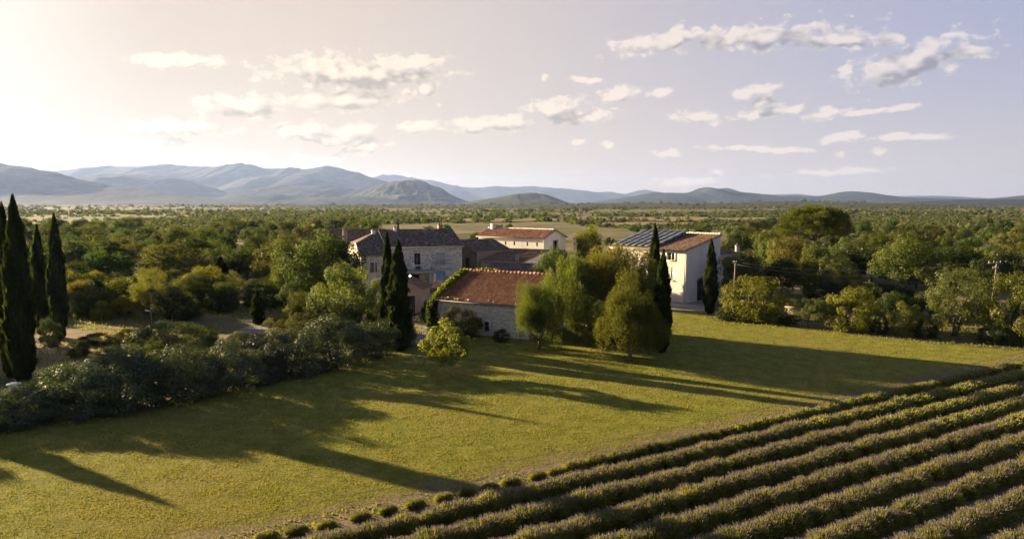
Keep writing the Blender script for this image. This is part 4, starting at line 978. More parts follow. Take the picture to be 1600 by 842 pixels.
sh2 = shed("annex_house", "low annex with brown roof behind the right hand cypress", "house", (AT(1118, 470, 98)[0], 97.0), (AT(1150, 470, 99)[0], 99.0), 6.0, 5.2, 6.3, PL_CREAM, TILE_BROWN, 61)
cs = thing("white_chimney", "white chimney stack among the trees right of the annex", "chimney", (AT(1157, 400, 102)[0], 103.5, 0)); chimney(cs, 0, 0, 0, 6.0, .5, CONCRETE, 1)

# --- ivy and plants on the barn
def leafy(name, label, cat, pts, n, spread, leaf, col, seed, mat=FOL, group=None):
    """leaves scattered along a line of points"""
    r = np.random.default_rng(seed); pts = np.array(pts, float); seg = r.integers(0, len(pts) - 1, n); f = r.random(n)[:, None]
    C = pts[seg] * (1 - f) + pts[seg + 1] * f; e = sphere_dirs(n, r) * np.array(spread); C = C + e * r.random(n)[:, None] ** .5
    base = pts.mean(0); V, Q = leaf_quads(C - base, e + r.normal(size=(n, 3)) * .6 + np.array((0, 0, .3)), leaf * r.uniform(.6, 1.2, n), .6, r)
    t = thing(name, label, cat, (base[0], base[1], base[2]), 0, group)
    o = obj("leaves", mesh_np("leaves", V, Q, mat, r.random(n)), t); o.color = tuple(COLR[col]) + (1,)
    b = MB(); rr = random.Random(seed)
    for k in range(4):
        b.tube([tuple(np.array(p) - base + np.array((rr.uniform(-.1, .1), rr.uniform(-.1, .1), rr.uniform(-.05, .05)))) for p in pts], .02, 5)
    b.build("stem", BARK, t)
    return t
ba = math.atan2(-4.7, 8.3)
def BL(x, y, z): return (-6.85 + math.cos(ba) * x - math.sin(ba) * y, 68.5 + math.sin(ba) * x + math.cos(ba) * y, z)
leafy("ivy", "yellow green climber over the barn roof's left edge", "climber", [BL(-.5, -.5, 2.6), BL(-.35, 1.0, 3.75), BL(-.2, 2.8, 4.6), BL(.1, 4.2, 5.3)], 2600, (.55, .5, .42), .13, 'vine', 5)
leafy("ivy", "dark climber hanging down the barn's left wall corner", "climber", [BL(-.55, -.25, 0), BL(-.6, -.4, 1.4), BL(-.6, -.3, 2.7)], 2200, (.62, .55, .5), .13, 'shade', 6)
leafy("roof_grass", "dry yellow tuft growing on the barn ridge's left end", "plant", [BL(1.4, 4.7, 5.35), BL(2.6, 4.7, 5.4), BL(3.4, 4.7, 5.3)], 700, (.4, .3, .35), .13, 'gold', 7)

# ------------------------------------------------------------------ trees placed one by one
CY = "cypresses"
def cyp(px, top, w, Y, label, base=None):
    return tree_px("cypress", 'cypress', 'cypress', px, top, w, label, Y=Y, group=CY)
cyp(19, 307, 41, 48.0, "tallest cypress at the left edge of the lawn")
cyp(2, 318, 30, 49.6, "slim cypress half hidden behind the tallest one at the left edge")
cyp(57, 352, 23, 66, "middle cypress of the three on the left")
cyp(83, 335, 26, 64, "pointed cypress rightmost of the three on the left")
cyp(605, 363, 22, 62.0, "slim cypress behind the other in front of the farmhouse")
cyp(622, 376, 35, 59.0, "dark cypress with full skirt in front of the farmhouse")
cyp(1024, 350, 24, 66, "taller cypress of the pair before the cream house")
cyp(1037, 391, 27, 58.2, "shorter cypress of the pair standing on the lawn")
cyp(1112, 374, 21, 79, "cypress at the corner of the cream house by the arched door")
cyp(967, 381, 10, 92, "small cypress peeping over the pines at the cream house's end")
cyp(344, 400, 19, 108, "dark pointed cypress inside the left wood")
cyp(402, 454, 21, 72, "small young cypress beside the gravel path")
cyp(622, 345, 7, 118, "cypress tip showing above the farmhouse ridge")
cyp(1168, 366, 8, 135, "distant thin cypress among trees right of the annex")
cyp(1590, 407, 14, 75, "slim cypress by the right hand edge of the picture")
tree("cypress", 'cypress', 'cypress', (-38.3, 43.0), 1.7, 6.6, "cypress just beyond the left picture edge, casting its shadow on the lawn", 'tree', CY)
tree("shade_tree", 'oak', 'oak', (-38.5, 39.0), 4.6, 4.6, "round tree just beyond the left picture edge, shading the lawn's corner", 'tree')
# near the barn
tree_px("walnut_tree", 'walnut', (.135, .150, .030), 706, 503, 84, "small bright green tree standing alone on the lawn before the barn", base=588)
tree_px("pine_tree", 'pine', 'pine', 843, 438, 66, "small rounded pine at the right corner of the barn", base=546)
tree_px("pine_tree", 'pine', (.110, .122, .034), 902, 392, 96, "tall feathery pine just right of the barn", Y=62.5)
tree_px("pine_tree", 'pine', (.114, .124, .036), 957, 384, 124, "widest olive green pine in the middle of the clump", Y=64)
tree_px("pine_tree", 'pine', (.086, .088, .022), 986, 442, 104, "front pine with leaning trunk on the lawn", base=566, lean=(.0, -.05))
tree_px("pine_tree", 'pine', (.088, .100, .028), 942, 470, 60, "low pine between the tall pines and the front one", Y=59.0)
tree_px("pine_tree", 'pine', (.105, .115, .030), 928, 402, 92, "pine filling the gap behind the two tallest pines", Y=67)
tree_px("pine_tree", 'pine', (.092, .104, .026), 1002, 428, 62, "pine tucked between the widest pine and the cypress pair", Y=62)
tree_px("barn_shrub", 'bush', 'shade', 720, 481, 74, "dark rounded shrub against the barn wall", Y=64.2, cat='shrub')
tree_px("barn_shrub", 'bush', (.06, .062, .03), 686, 502, 34, "small shrub left of the dark one at the barn", Y=62.5, cat='shrub')
tree_px("barn_shrub", 'bush', 'dark', 783, 515, 34, "low weed clump at the foot of the barn's right end", Y=63.2, cat='shrub')
tree_px("ivy_shrub", 'bush', 'shade', 667, 467, 20, "dark upright shrub in the yard left of the barn", Y=73.5, cat='shrub')
tree_px("fig_tree", 'oak', (.062, .090, .022), 868, 386, 70, "dark green fig tree behind the barn's right end", Y=95)
tree_px("roadside_tree", 'oak', (.125, .130, .030), 921, 351, 54, "yellow green tree behind the pines right of the white house", Y=116)
tree_px("garden_tree", 'oak', 'gold', 962, 398, 34, "yellow bush at the left end of the cream house", Y=88)
tree_px("garden_tree", 'oak', 'green', 985, 412, 44, "green bush before the cream house's lower windows", Y=84)
# left of the farmhouse
tree_px("round_tree", 'oak', 'oak', 509, 362, 124, "largest dark round tree left of the farmhouse", Y=84)
tree_px("round_tree", 'oak', (.070, .084, .022), 446, 374, 66, "tall sunlit tree touching the largest dark round tree", Y=88)
tree_px("bay_tree", 'bush', 'bay', 536, 410, 112, "pale leaved bay tree in front of the farmhouse's left end", Y=66)
tree_px("bay_tree", 'bush', (.11, .118, .045), 590, 430, 44, "small pale shrub tree behind the cypress pair", Y=67.5)
tree_px("round_tree", 'oak', 'oak', 384, 383, 80, "dark domed tree left of the tall sunlit tree", Y=112)
tree_px("round_tree", 'oak', 'green', 322, 374, 56, "green tree behind the dark pointed cypress", Y=128)
tree_px("garden_tree", 'olive', 'olive', 366, 424, 44, "grey green olive tree below the dark domed tree", Y=92)
tree_px("garden_tree", 'bush', 'dark', 410, 440, 68, "dark bushy tree above the gravel path", Y=84)
tree_px("garden_tree", 'oak', 'gold', 302, 428, 60, "brightest yellow tree glowing in the left garden", Y=88)
tree_px("garden_tree", 'oak', 'yellow', 330, 440, 54, "yellow green bush right of the brightest yellow tree", Y=84)
tree_px("garden_tree", 'olive', (.125, .122, .045), 232, 419, 72, "multi stemmed pale olive tree behind the bare yard", Y=76)
tree_px("garden_tree", 'oak', 'gold', 194, 458, 38, "yellow bush left of the multi stemmed tree", Y=77)
tree_px("garden_tree", 'bush', 'oak', 283, 462, 60, "dark shrub right of the multi stemmed tree", Y=75, cat='shrub')
tree_px("garden_tree", 'poplar', 'green', 183, 427, 28, "small upright tree behind the left yellow bush", Y=95)
tree_px("flowering_shrub", 'bush', 'rose', 126, 438, 56, "shrub with pinkish flowers right of the left cypresses", Y=78, cat='shrub')
tree_px("garden_tree", 'bush', 'yellow', 160, 468, 36, "low yellow green shrub at the edge of the bare yard", Y=75, cat='shrub')
tree_px("round_tree", 'oak', 'oak', 158, 384, 104, "broad dark dome tree behind the left cypresses", Y=120)
tree_px("round_tree", 'oak', (.10, .10, .03), 237, 381, 52, "yellowish tree beyond the multi stemmed one", Y=128)
tree_px("round_tree", 'oak', 'green', 277, 352, 54, "tall green tree in the left wood with high crown", Y=138)
tree_px("round_tree", 'olive', 'olive', 305, 400, 50, "olive green tree under the tall green one", Y=112)
tree_px("round_tree", 'oak', 'green', 110, 425, 46, "green tree between the right cypress and the dome tree", Y=100)
tree_px("round_tree", 'oak', 'dark', 345, 455, 46, "dark tree in shade above the gravel path's left end", Y=80)
tree_px("round_tree", 'oak', 'dark', 455, 440, 46, "dark lower tree under the tall sunlit one", Y=80)
tree_px("poplar_tree", 'poplar', 'far', 359, 346, 24, "tall distant poplar rising above the left wood", Y=190)
tree_px("yard_shrub", 'bush', 'shade', 75, 498, 42, "dark round bush at the left cypress feet", base=543, cat='shrub')
tree_px("yard_shrub", 'bush', 'shade', 121, 530, 34, "low dark bush in the bare yard", base=558, cat='shrub')
tree_px("yard_shrub", 'hedge', (.085, .10, .03), 262, 503, 128, "wide feathery green bush beyond the hedge", Y=58.0, cat='shrub')
tree_px("yard_shrub", 'bush', 'yellow', 437, 494, 52, "low yellow bush beside the gravel path", Y=70, cat='shrub')
tree_px("yard_shrub", 'hedge', 'rose', 437, 512, 50, "greyish pink flowering shrub behind the hedge", Y=61, cat='shrub')
tree_px("yard_shrub", 'hedge', (.10, .11, .05), 378, 516, 58, "pale grassy shrub behind the hedge's middle", Y=60, cat='shrub')
tree_px("yard_shrub", 'bush', 'green', 333, 524, 46, "green shrub behind the hedge left of the path", Y=58.5, cat='shrub')
tree_px("slender_tree", 'poplar', 'oak', 461, 455, 30, "slender tree with pale bare trunk above the hedge", Y=66)
# the hedge along the lawn
HG = "shrubs of the hedge along the lawn"
for (px, base, top, w, col, lab) in [
        (-40, 676, 622, 120, 'grey', "low grey hedge shrub cut by the left picture edge"), (45, 664, 604, 120, 'grey', "low silvery hedge shrub below the tallest cypress"),
        (112, 655, 570, 120, (.056, .070, .036), "silvery hedge shrub, left one of the two tallest"), (182, 645, 545, 128, (.056, .070, .036), "tallest silvery shrub of the lawn hedge"),
        (273, 630, 538, 118, 'grey', "grey green hedge shrub right of the tallest silvery one"), (358, 612, 540, 112, (.07, .085, .045), "green hedge shrub in the middle of the hedge"),
        (448, 591, 516, 112, (.055, .066, .036), "dark hedge shrub right of the hedge's middle"), (522, 576, 492, 104, (.050, .060, .026), "dark olive hedge shrub third from the hedge's right end"),
        (582, 562, 500, 70, 'dark', "dark hedge shrub left of the lawn cypress"), (632, 548, 492, 34, 'shade', "narrow dark shrub at the cypress foot, hedge's right end"),
        (405, 603, 550, 76, (.06, .072, .04), "small hedge shrub filling the gap right of the middle"), (315, 622, 560, 76, (.07, .08, .05), "small hedge shrub filling the gap left of the middle")]:
    tree_px("hedge_shrub", 'hedge', col, px, top - 3, w * 1.18, lab, base=base - 6, cat='shrub', group=HG)
# right-hand side
tree_px("umbrella_pine", 'umbrella', 'umbrella', 1274, 321, 108, "great umbrella pine with flat topped crown", Y=128)
tree_px("laurel_bush", 'bush', (.135, .130, .030), 1180, 434, 104, "large round laurel bush right of the corner cypress", base=500, cat='shrub')
tree_px("round_tree", 'oak', 'olive', 1163, 390, 84, "grey green tree behind the large laurel bush", Y=88)
tree_px("round_tree", 'oak', 'dark', 1222, 398, 70, "dark tree between the laurel bush and the upright lit tree", Y=92)
tree_px("round_tree", 'oak', (.11, .12, .03), 1230, 368, 66, "yellow green tree under the umbrella pine", Y=112)
tree_px("garden_tree", 'poplar', (.105, .112, .036), 1267, 384, 36, "upright sunlit tree below the umbrella pine", Y=92)
tree_px("garden_tree", 'olive', 'olive', 1311, 398, 72, "round olive tree right of the upright sunlit tree", Y=90)
tree_px("laurel_bush", 'bush', (.140, .142, .030), 1332, 446, 86, "round yellow topped bush at the lawn's far edge", base=516, cat='shrub')
tree_px("laurel_bush", 'bush', (.145, .145, .032), 1417, 471, 56, "small globe shaped bush at the lawn's far edge", base=524, cat='shrub')
tree_px("round_tree", 'oak', (.085, .10, .025), 1418, 372, 112, "broad sunlit tree above the small globe bush", Y=100)
tree_px("round_tree", 'oak', 'dark', 1496, 380, 90, "dark tree right of the broad sunlit one", Y=104)
tree_px("olive_tree", 'olive', 'olive', 1495, 419, 104, "silvery olive tree beside the leaning pole", base=524)
tree_px("round_tree", 'bush', (.10, .105, .03), 1592, 421, 100, "dense bright tree cut by the right picture edge", base=534)
tree_px("edge_shrub", 'olive', 'olive', 1266, 462, 50, "loose thin shrub between the laurel and the yellow topped bush", base=512, cat='shrub')
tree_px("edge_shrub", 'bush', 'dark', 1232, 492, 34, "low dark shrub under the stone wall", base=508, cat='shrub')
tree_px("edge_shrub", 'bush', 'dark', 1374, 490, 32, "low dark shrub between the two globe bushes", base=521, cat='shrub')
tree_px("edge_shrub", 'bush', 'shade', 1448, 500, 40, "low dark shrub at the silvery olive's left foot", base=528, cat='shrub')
tree_px("edge_shrub", 'hedge', 'dark', 1558, 508, 60, "low shrub at the foot of the leaning pole", base=536, cat='shrub')
tree_px("edge_shrub", 'bush', 'shade', 1135, 478, 34, "dark shrub at the foot of the corner cypress", base=500, cat='shrub')
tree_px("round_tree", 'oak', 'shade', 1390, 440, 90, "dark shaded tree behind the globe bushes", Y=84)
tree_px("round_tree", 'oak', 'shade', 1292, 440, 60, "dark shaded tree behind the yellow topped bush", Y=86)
tree_px("round_tree", 'oak', 'dark', 1150, 361, 60, "dark tree beyond the annex roof", Y=128)
tree_px("round_tree", 'oak', 'green', 1200, 362, 44, "green tree left of the umbrella pine's trunk", Y=132)
tree_px("round_tree", 'oak', 'dark', 1545, 400, 60, "dark tree behind the leaning pole", Y=92)
tree_px("trimmed_hedge", 'bush', 'bay', 1240, 460, 48, "clipped hedge above the pale stone wall", Y=82, cat='shrub')

tree("shade_tree", 'oak', 'oak', (-57.0, 66.0), 9.0, 8.0, "tall round tree beyond the left picture edge, shading the bare yard", 'tree')
tree("shade_tree", 'oak', 'oak', (-52.0, 58.0), 8.0, 6.5, "broad round tree beyond the left picture edge, level with the bare yard", 'tree')
for px, top, w, Y, col, lab in ((150, 520, 60, 62, 'dark', "low dark shrub at the bare yard's back edge"), (205, 512, 56, 63, 'oak', "low green shrub right of the street lamp's foot"), (170, 540, 50, 53, 'dark', "dark shrub just behind the tallest silvery hedge shrub"),
        (240, 535, 64, 54, 'oak', "green shrub behind the hedge in front of the bare yard"), (310, 508, 60, 62, 'dark', "dark shrub left of the gravel path"), (40, 560, 46, 54, 'dark', "dark shrub left behind the tallest cypress"), (95, 566, 50, 49, 'dark', "low dark shrub between the tallest cypress and the hedge"),
        (480, 490, 70, 64, (.06, .068, .026), "olive shrub at the slender tree's foot"), (560, 478, 60, 62.5, 'dark', "dark shrub left of the cypress pair, behind the hedge")):
    tree_px("yard_shrub", 'bush', col, px, top, w, lab, Y=Y, cat='shrub')
GS = "shrubs and small trees of the left garden"
rg = random.Random(12); sides = ("round green garden shrub left of the farmhouse among its like", "yellow green garden shrub left of the farmhouse among its like", "dark garden shrub left of the farmhouse among its like")
for k in range(46):
    Y = rg.uniform(69, 102); px = rg.uniform(-30, 520)
    if Y < 76 and px < 190: Y += 9
    if 320 < px < 450 and Y < 80: continue
    hh = rg.uniform(2.2, 4.6); q = rg.choice([0, 0, 1, 2, 2]); kd = rg.choice(['bush', 'oak', 'olive', 'bush'])
    tree("garden_shrub", kd, ((.066, .080, .022), (.150, .140, .028), (.040, .052, .018))[q], ((px - 800) / F0 * Y, Y), hh * rg.uniform(1.0, 1.5), hh, sides[q], 'shrub', GS + (" green", " yellow", " dark")[q])
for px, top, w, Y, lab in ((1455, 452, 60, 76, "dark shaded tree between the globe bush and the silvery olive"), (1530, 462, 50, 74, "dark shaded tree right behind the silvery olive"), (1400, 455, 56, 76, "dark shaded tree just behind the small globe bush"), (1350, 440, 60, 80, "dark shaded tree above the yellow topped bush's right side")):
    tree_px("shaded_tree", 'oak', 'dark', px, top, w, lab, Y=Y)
# woods behind the garden on both sides: trees one by one, alike
r_ = random.Random(21); placed = []
def fill(n, az0, az1, y0, y1, label, group, hh):
    k = 0; tries = 0
    while k < n and tries < 8000:
        tries += 1
        Y = y0 * (y1 / y0) ** r_.random(); X = math.tan(math.radians(r_.uniform(az0, az1))) * Y
        if any((X - a) ** 2 + (Y - b) ** 2 < (4.2 * (1 + Y / 400)) ** 2 for a, b in placed): continue
        if abs(X - Y * math.tan(math.radians(-25))) < 3 + Y * .02 and 175 < Y < 330: continue
        placed.append((X, Y)); h = r_.uniform(*hh); w = h * r_.uniform(.95, 1.5)
        c = r_.choice(['far', 'oak', 'green', 'dark', (.058, .076, .026), (.085, .095, .030)])
        tree("wood_tree", 'mid', c, (X, Y), w, h, label, 'tree', group, jit=.2); k += 1
fill(105, -39, -10.5, 100, 330, "one of the rounded green trees in the wood left of the farmhouse", "trees of the left wood", (4.2, 7.0))
fill(95, 17.5, 39, 100, 330, "one of the rounded green trees in the wood right of the cream house", "trees of the right wood", (3.8, 6.4))
fill(24, -10, 17, 135, 330, "one of the low trees on the plain behind the houses", "low trees behind the houses", (2.6, 4.4))

# ------------------------------------------------------------------ far scrub and woods on the plain: one uncountable mass
def far_scrub():
    r = np.random.default_rng(5); n = 18500
    Y = 1.0 / (1 / 235.0 + (1 / 3000.0 - 1 / 235.0) * r.random(n) ** 0.92)
    az = np.radians(r.uniform(-41, 41, n)); X = np.tan(az) * Y
    dens = fbm(X / 190.0, Y / 190.0, 77, 4)
    keep = dens > np.where(np.abs(np.degrees(az) - 3) < 14, .41, .315) + .10 * r.random(n)
    # the stubble fields stay open
    for (a0, a1, p0, p1) in ((870, 1125, 338.5, 346), (690, 880, 341, 347), (200, 265, 361, 379), (935, 1085, 347, 353), (1115, 1235, 340, 345)):
        ya, yb = G(800, p1)[1], G(800, p0)[1]; pxs = 800 + F0 * X / Y
        keep &= ~((Y > ya) & (Y < yb) & (pxs > a0) & (pxs < a1) & (r.random(n) < .9))
    X, Y = X[keep], Y[keep]; n = len(X)
    pX, pZ, pD, pF = HILLS["plateau20"]
    w = np.clip(1 - np.abs((Y - pD) / pF), 0, 1); z = np.interp(X, pX, pZ) * (w * w * (3 - 2 * w) * .55 + w * .45) - 3 * (1 - w)
    z = np.maximum(z, -.4)
    woods = smooth(.42, .55, fbm(X / 300.0 + 9, Y / 300.0, 31, 3))
    size = (1.3 + 1.5 * r.random(n) + 1.9 * woods * r.random(n)) * (1 + np.clip(Y - 700, 0, 2600) / 1300.0)
    Vs, Qs, A = [], [], []; base = 0
    for near, k in ((True, 30), (False, 12)):
        m = (Y < 620) if near else (Y >= 620); q = int(m.sum())
        e = sphere_dirs(q * k, r); e[:, 2] = np.abs(e[:, 2]) * .9
        s = np.repeat(size[m], k)
        c = np.repeat(np.stack((X[m], Y[m], z[m]), 1), k, 0) + e * (s * (.55 + .5 * r.random(q * k)))[:, None]
        V, Q = leaf_quads(c, e + r.normal(size=(q * k, 3)) * .5 + np.array((0, 0, .2)), s * (.30 if near else .5) * r.uniform(.7, 1.2, q * k), .75, r)
        Vs.append(V); Qs.append(Q + base); base += len(V); A.append(np.clip(np.repeat(r.random(q), k) * .7 + r.random(q * k) * .3, 0, 1))
    o = stuff(obj("scrubland", mesh_np("scrubland", np.concatenate(Vs), np.concatenate(Qs), FOLN, np.concatenate(A)))); o.color = (.072, .084, .042, 1)
    tag(o, "scrub bushes and distant woods covering the plain to the hills", "scrub")
far_scrub()

# ------------------------------------------------------------------ lavender
def lavender_mats():
    t = NT("lavender_stalks"); info = t.node('ShaderNodeObjectInfo'); v = t.attr()
    col = t.mix(v, (.108, .130, .026), (.25, .26, .060)); col = t.mix(1.0, col, info.outputs['Color'], 'MULTIPLY')
    d = t.node('ShaderNodeBsdfDiffuse'); t.put(d.inputs[0], col); tr = t.node('ShaderNodeBsdfTranslucent'); t.put(tr.inputs[0], t.mix(1.0, col, (1.3, 1.2, .6), 'MULTIPLY'))
    m = t.node('ShaderNodeMixShader'); m.inputs[0].default_value = .38; t.L.new(d.outputs[0], m.inputs[1]); t.L.new(tr.outputs[0], m.inputs[2]); a = t.out(m.outputs[0])
    t = NT("lavender_flowers"); v = t.attr(); col = t.mix(v, (.100, .082, .088), (.19, .155, .155))
    d = t.node('ShaderNodeBsdfDiffuse'); t.put(d.inputs[0], col); tr = t.node('ShaderNodeBsdfTranslucent'); t.put(tr.inputs[0], col)
    m = t.node('ShaderNodeMixShader'); m.inputs[0].default_value = .3; t.L.new(d.outputs[0], m.inputs[1]); t.L.new(tr.outputs[0], m.inputs[2]); b = t.out(m.outputs[0])
    return a, b
LAV_S, LAV_F = lavender_mats()
def lavender_mesh(seed, R=.64, H=.60, n=1900, k=520, wide=1.0):
    r = np.random.default_rng(seed)
    a = r.uniform(0, 2 * np.pi, n); tilt = np.arccos(1 - r.random(n) * .95)     # fan of stalks from the heart of the plant
    L_ = 1.0 / np.sqrt((np.cos(tilt) / H) ** 2 + (np.sin(tilt) / R) ** 2) * r.uniform(.90, 1.05, n) * (1 + .06 * np.sin(a * 3 + seed))
    d = np.stack((np.cos(a) * np.sin(tilt), np.sin(a) * np.sin(tilt), np.cos(tilt)), 1)
    d[:, 2] += .10; d /= np.linalg.norm(d, axis=1, keepdims=True)
    o = np.stack((np.cos(a) * .2 * r.random(n), np.sin(a) * .2 * r.random(n), np.full(n, .02)), 1)
    side = np.cross(d, r.normal(size=(n, 3))); side /= np.linalg.norm(side, axis=1, keepdims=True)
    tip = o + d * L_[:, None]; lo = o + d * (L_ * .35)[:, None]; hi = o + d * (L_ * .88)[:, None]
    w0, w1 = .014 * wide, .007 * wide
    V1 = np.stack((lo - side * w0, lo + side * w0, hi + side * w1, hi - side * w1), 1).reshape(-1, 3)
    keep = r.random(n) < np.clip(np.cos(tilt) * .48 - .12, .02, .34)
    m = int(keep.sum()); T, S, Dn = tip[keep], side[keep], d[keep]
    f = r.uniform(.05, .10, m)[:, None]
    V2 = np.stack((T - Dn * f, T + S * .012 * wide - Dn * f * .3, T + Dn * f * .5, T - S * .012 * wide - Dn * f * .3), 1).reshape(-1, 3)
    # leafy heart
    e = sphere_dirs(k, r); e[:, 2] = np.abs(e[:, 2]); C = e * np.array((R * .78, R * .78, H * .70)) * (.65 + .35 * r.random(k))[:, None]
    V3, Q3 = leaf_quads(C, e + r.normal(size=(k, 3)) * .35, r.uniform(.05, .09, k) * wide, .5, r)
    V = np.concatenate((V1, V2, V3)); Q = np.arange(len(V)).reshape(-1, 4)
    mi = np.concatenate((np.zeros(n), np.ones(m), np.zeros(k))); v = np.concatenate((r.random(n), r.random(m), r.random(k) * .5))
    V[:, 2] = np.maximum(V[:, 2], .005)
    return mesh_np("lavender_plant", V, Q, [LAV_S, LAV_F], v, mi), V, Q, mi, v
LAVF = [lavender_mesh(330 + i, .64, .60, 340, 130, 2.4) for i in range(3)]
LAVM = [lavender_mesh(300 + i) for i in range(5)]
ORD = ["first", "second", "third", "fourth", "fifth", "sixth", "seventh", "eighth", "ninth", "tenth", "eleventh", "twelfth", "thirteenth"]
def build_lavender():
    r = random.Random(3); plants = []
    for row in range(13):
        o = A0 + RN * ROWGAP * row; s = -34.0
        gap = r.random
        while s < 78:
            s += r.uniform(.56, .72) if row else (r.uniform(.62, .85) if s > 14 else r.uniform(.95, 1.35))
            p = o + RD * s + RN * r.uniform(-.07, .07)
            if p[1] < 4 or (row == 0 and s < -1): continue
            zc = p[1] * CP + CAMZ * SP; px = 800 + F0 * p[0] / zc; py = 421 + F0 * (CAMZ * CP - p[1] * SP) / zc
            if px > 1640 or px < -40 or py > 905: continue
            if r.random() < .035: continue
            small = (row == 0 and s < 12)
            sc = r.uniform(.90, 1.08) * (.72 if small else 1.0) * (.8 if row == 0 else 1)
            plants.append((p[1], row, p, sc, math.atan2(RD[1], RD[0]) + r.choice((0, math.pi)) + r.uniform(-.2, .2), r.randrange(5), r.uniform(.9, 1.12), r.random()))
    plants.sort(key=lambda q: q[0])
    for i, (_, row, p, sc, rz, k, hs, c) in enumerate(plants[:300]):
        t = obj("lavender_bush", LAVM[k][0]); t.location = (p[0], p[1], .008); t.rotation_euler = (0, 0, rz); t.scale = (sc * 1.22, sc * .92, sc * hs)
        g = .85 + .3 * c ** 3; t.color = (g * (1.0 + .10 * c), g * 1.03, g * .9, 1)
        tag(t, "lavender bush in the %s row counted from the lawn" % ORD[row], "lavender", "lavender of the %s row" % ORD[row])
    Vs, Qs, Ms, As = [], [], [], []; base = 0
    for (_, row, p, sc, rz, k, hs, c) in plants[300:]:
        _, V, Q, mi, v = LAVF[k % 3]; cs, sn = math.cos(rz), math.sin(rz); V = V * np.array((sc * 1.22, sc * .92, 1.0))
        W = np.stack((V[:, 0] * cs - V[:, 1] * sn + p[0], V[:, 0] * sn + V[:, 1] * cs + p[1], V[:, 2] * sc * hs + .008), 1)
        Vs.append(W); Qs.append(Q + base); base += len(W); Ms.append(mi); As.append(v)
    if Vs:
        o = stuff(obj("lavender_rows", mesh_np("lavender_rows", np.concatenate(Vs), np.concatenate(Qs), [LAV_S, LAV_F], np.concatenate(As), np.concatenate(Ms)))); o.color = (1, 1, .95, 1)
        tag(o, "far ends of the lavender rows running to the right", "lavender")
    print("lavender", len(plants))
build_lavender()

# ------------------------------------------------------------------ grass
def grass_mat():
    t = NT("grass_blades"); v = t.attr(); p = t.coord('Position'); n = t.noise(p, .12, 4, .6); n2 = t.noise(p, .9, 4, .6)
    k = t.mix(v, (.102, .124, .019), (.215, .210, .040)); k = t.mix(t.math('MULTIPLY', t.ramp(n, .44, .66), .55), k, (.21, .168, .050)); k = t.mix(t.math('MULTIPLY', t.ramp(n2, .5, .7), .4), k, (.13, .15, .028))
    d = t.node('ShaderNodeBsdfDiffuse'); t.put(d.inputs[0], k); tr = t.node('ShaderNodeBsdfTranslucent'); t.put(tr.inputs[0], t.mix(1.0, k, (1.3, 1.2, .55), 'MULTIPLY'))
    m = t.node('ShaderNodeMixShader'); m.inputs[0].default_value = .42; t.L.new(d.outputs[0], m.inputs[1]); t.L.new(tr.outputs[0], m.inputs[2]); return t.out(m.outputs[0])
GRASS = grass_mat()
def in_poly(X, Y, poly):
    inside = np.zeros(len(X), bool); n = len(poly)
    for i in range(n):
        x0, y0 = poly[i]; x1, y1 = poly[(i + 1) % n]
        c = ((y0 > Y) != (y1 > Y)); xx = (x1 - x0) * (Y - y0) / (y1 - y0 + 1e-12) + x0; inside ^= c & (X < xx)
    return inside
def blades(name, label, poly, n, y0, y1, size, seed, dens=None, exclude=None, tall=1.0):
    r = np.random.default_rng(seed)
    Y = 1 / (1 / y0 + (1 / y1 - 1 / y0) * r.random(n)); X = np.tan(np.radians(r.uniform(-39, 39, n))) * Y
    k = in_poly(X, Y, [tuple(p) for p in poly])
    if dens is not None: k &= fbm(X / dens[0], Y / dens[0], seed, 4) > dens[1] + dens[2] * r.random(n)
    X, Y = X[k], Y[k]; n = len(X)
    s = size * (.6 + .8 * r.random(n)) * (Y / 35.0) ** .7
    h = s * 1.15 * tall * (.6 + .9 * vnoise(X / .8, Y / .8, seed + 3)); a = r.uniform(0, 6.28, n)
    bx, by = np.cos(a) * s * .5, np.sin(a) * s * .5; lx, ly = r.normal(size=n) * s * .45, r.normal(size=n) * s * .45
    V = np.stack((np.stack((X - bx, Y - by, np.full(n, .008)), 1), np.stack((X + bx, Y + by, np.full(n, .008)), 1), np.stack((X + lx, Y + ly, h), 1)), 1).reshape(-1, 3)
    o = stuff(obj(name, mesh_np(name, V, np.arange(n * 3).reshape(-1, 3), GRASS, r.random(n))))
    return tag(o, label, "grass")
blades("lawn_grass", "short sunlit grass of the lawn", lawn_pts, 560000, 19, 82, .037, 41)
blades("field_weeds", "weeds and dry grass between the lavender rows", [edge0, edge0 - np.array((0, 14.)), edge1 + RN * 40, edge1], 90000, 16, 70, .085, 42, (3.0, .40, .15))
yard = [G(-60, 690)[:2], G(640, 545)[:2], G(700, 470)[:2], G(500, 440)[:2], G(-60, 440)[:2]]
blades("yard_grass", "rough grass in the garden behind the hedge", yard, 60000, 45, 115, .075, 43, (6.0, .42, .1), None, 1.5)
edge = [G(1100, 505)[:2], G(1250, 514)[:2], G(1400, 533)[:2], G(1640, 552)[:2], G(1640, 500)[:2], G(1300, 480)[:2], G(1100, 480)[:2]]
blades("verge_grass", "taller rough grass along the lawn's far edge", edge, 60000, 52, 95, .055, 44, None, None, 1.3)

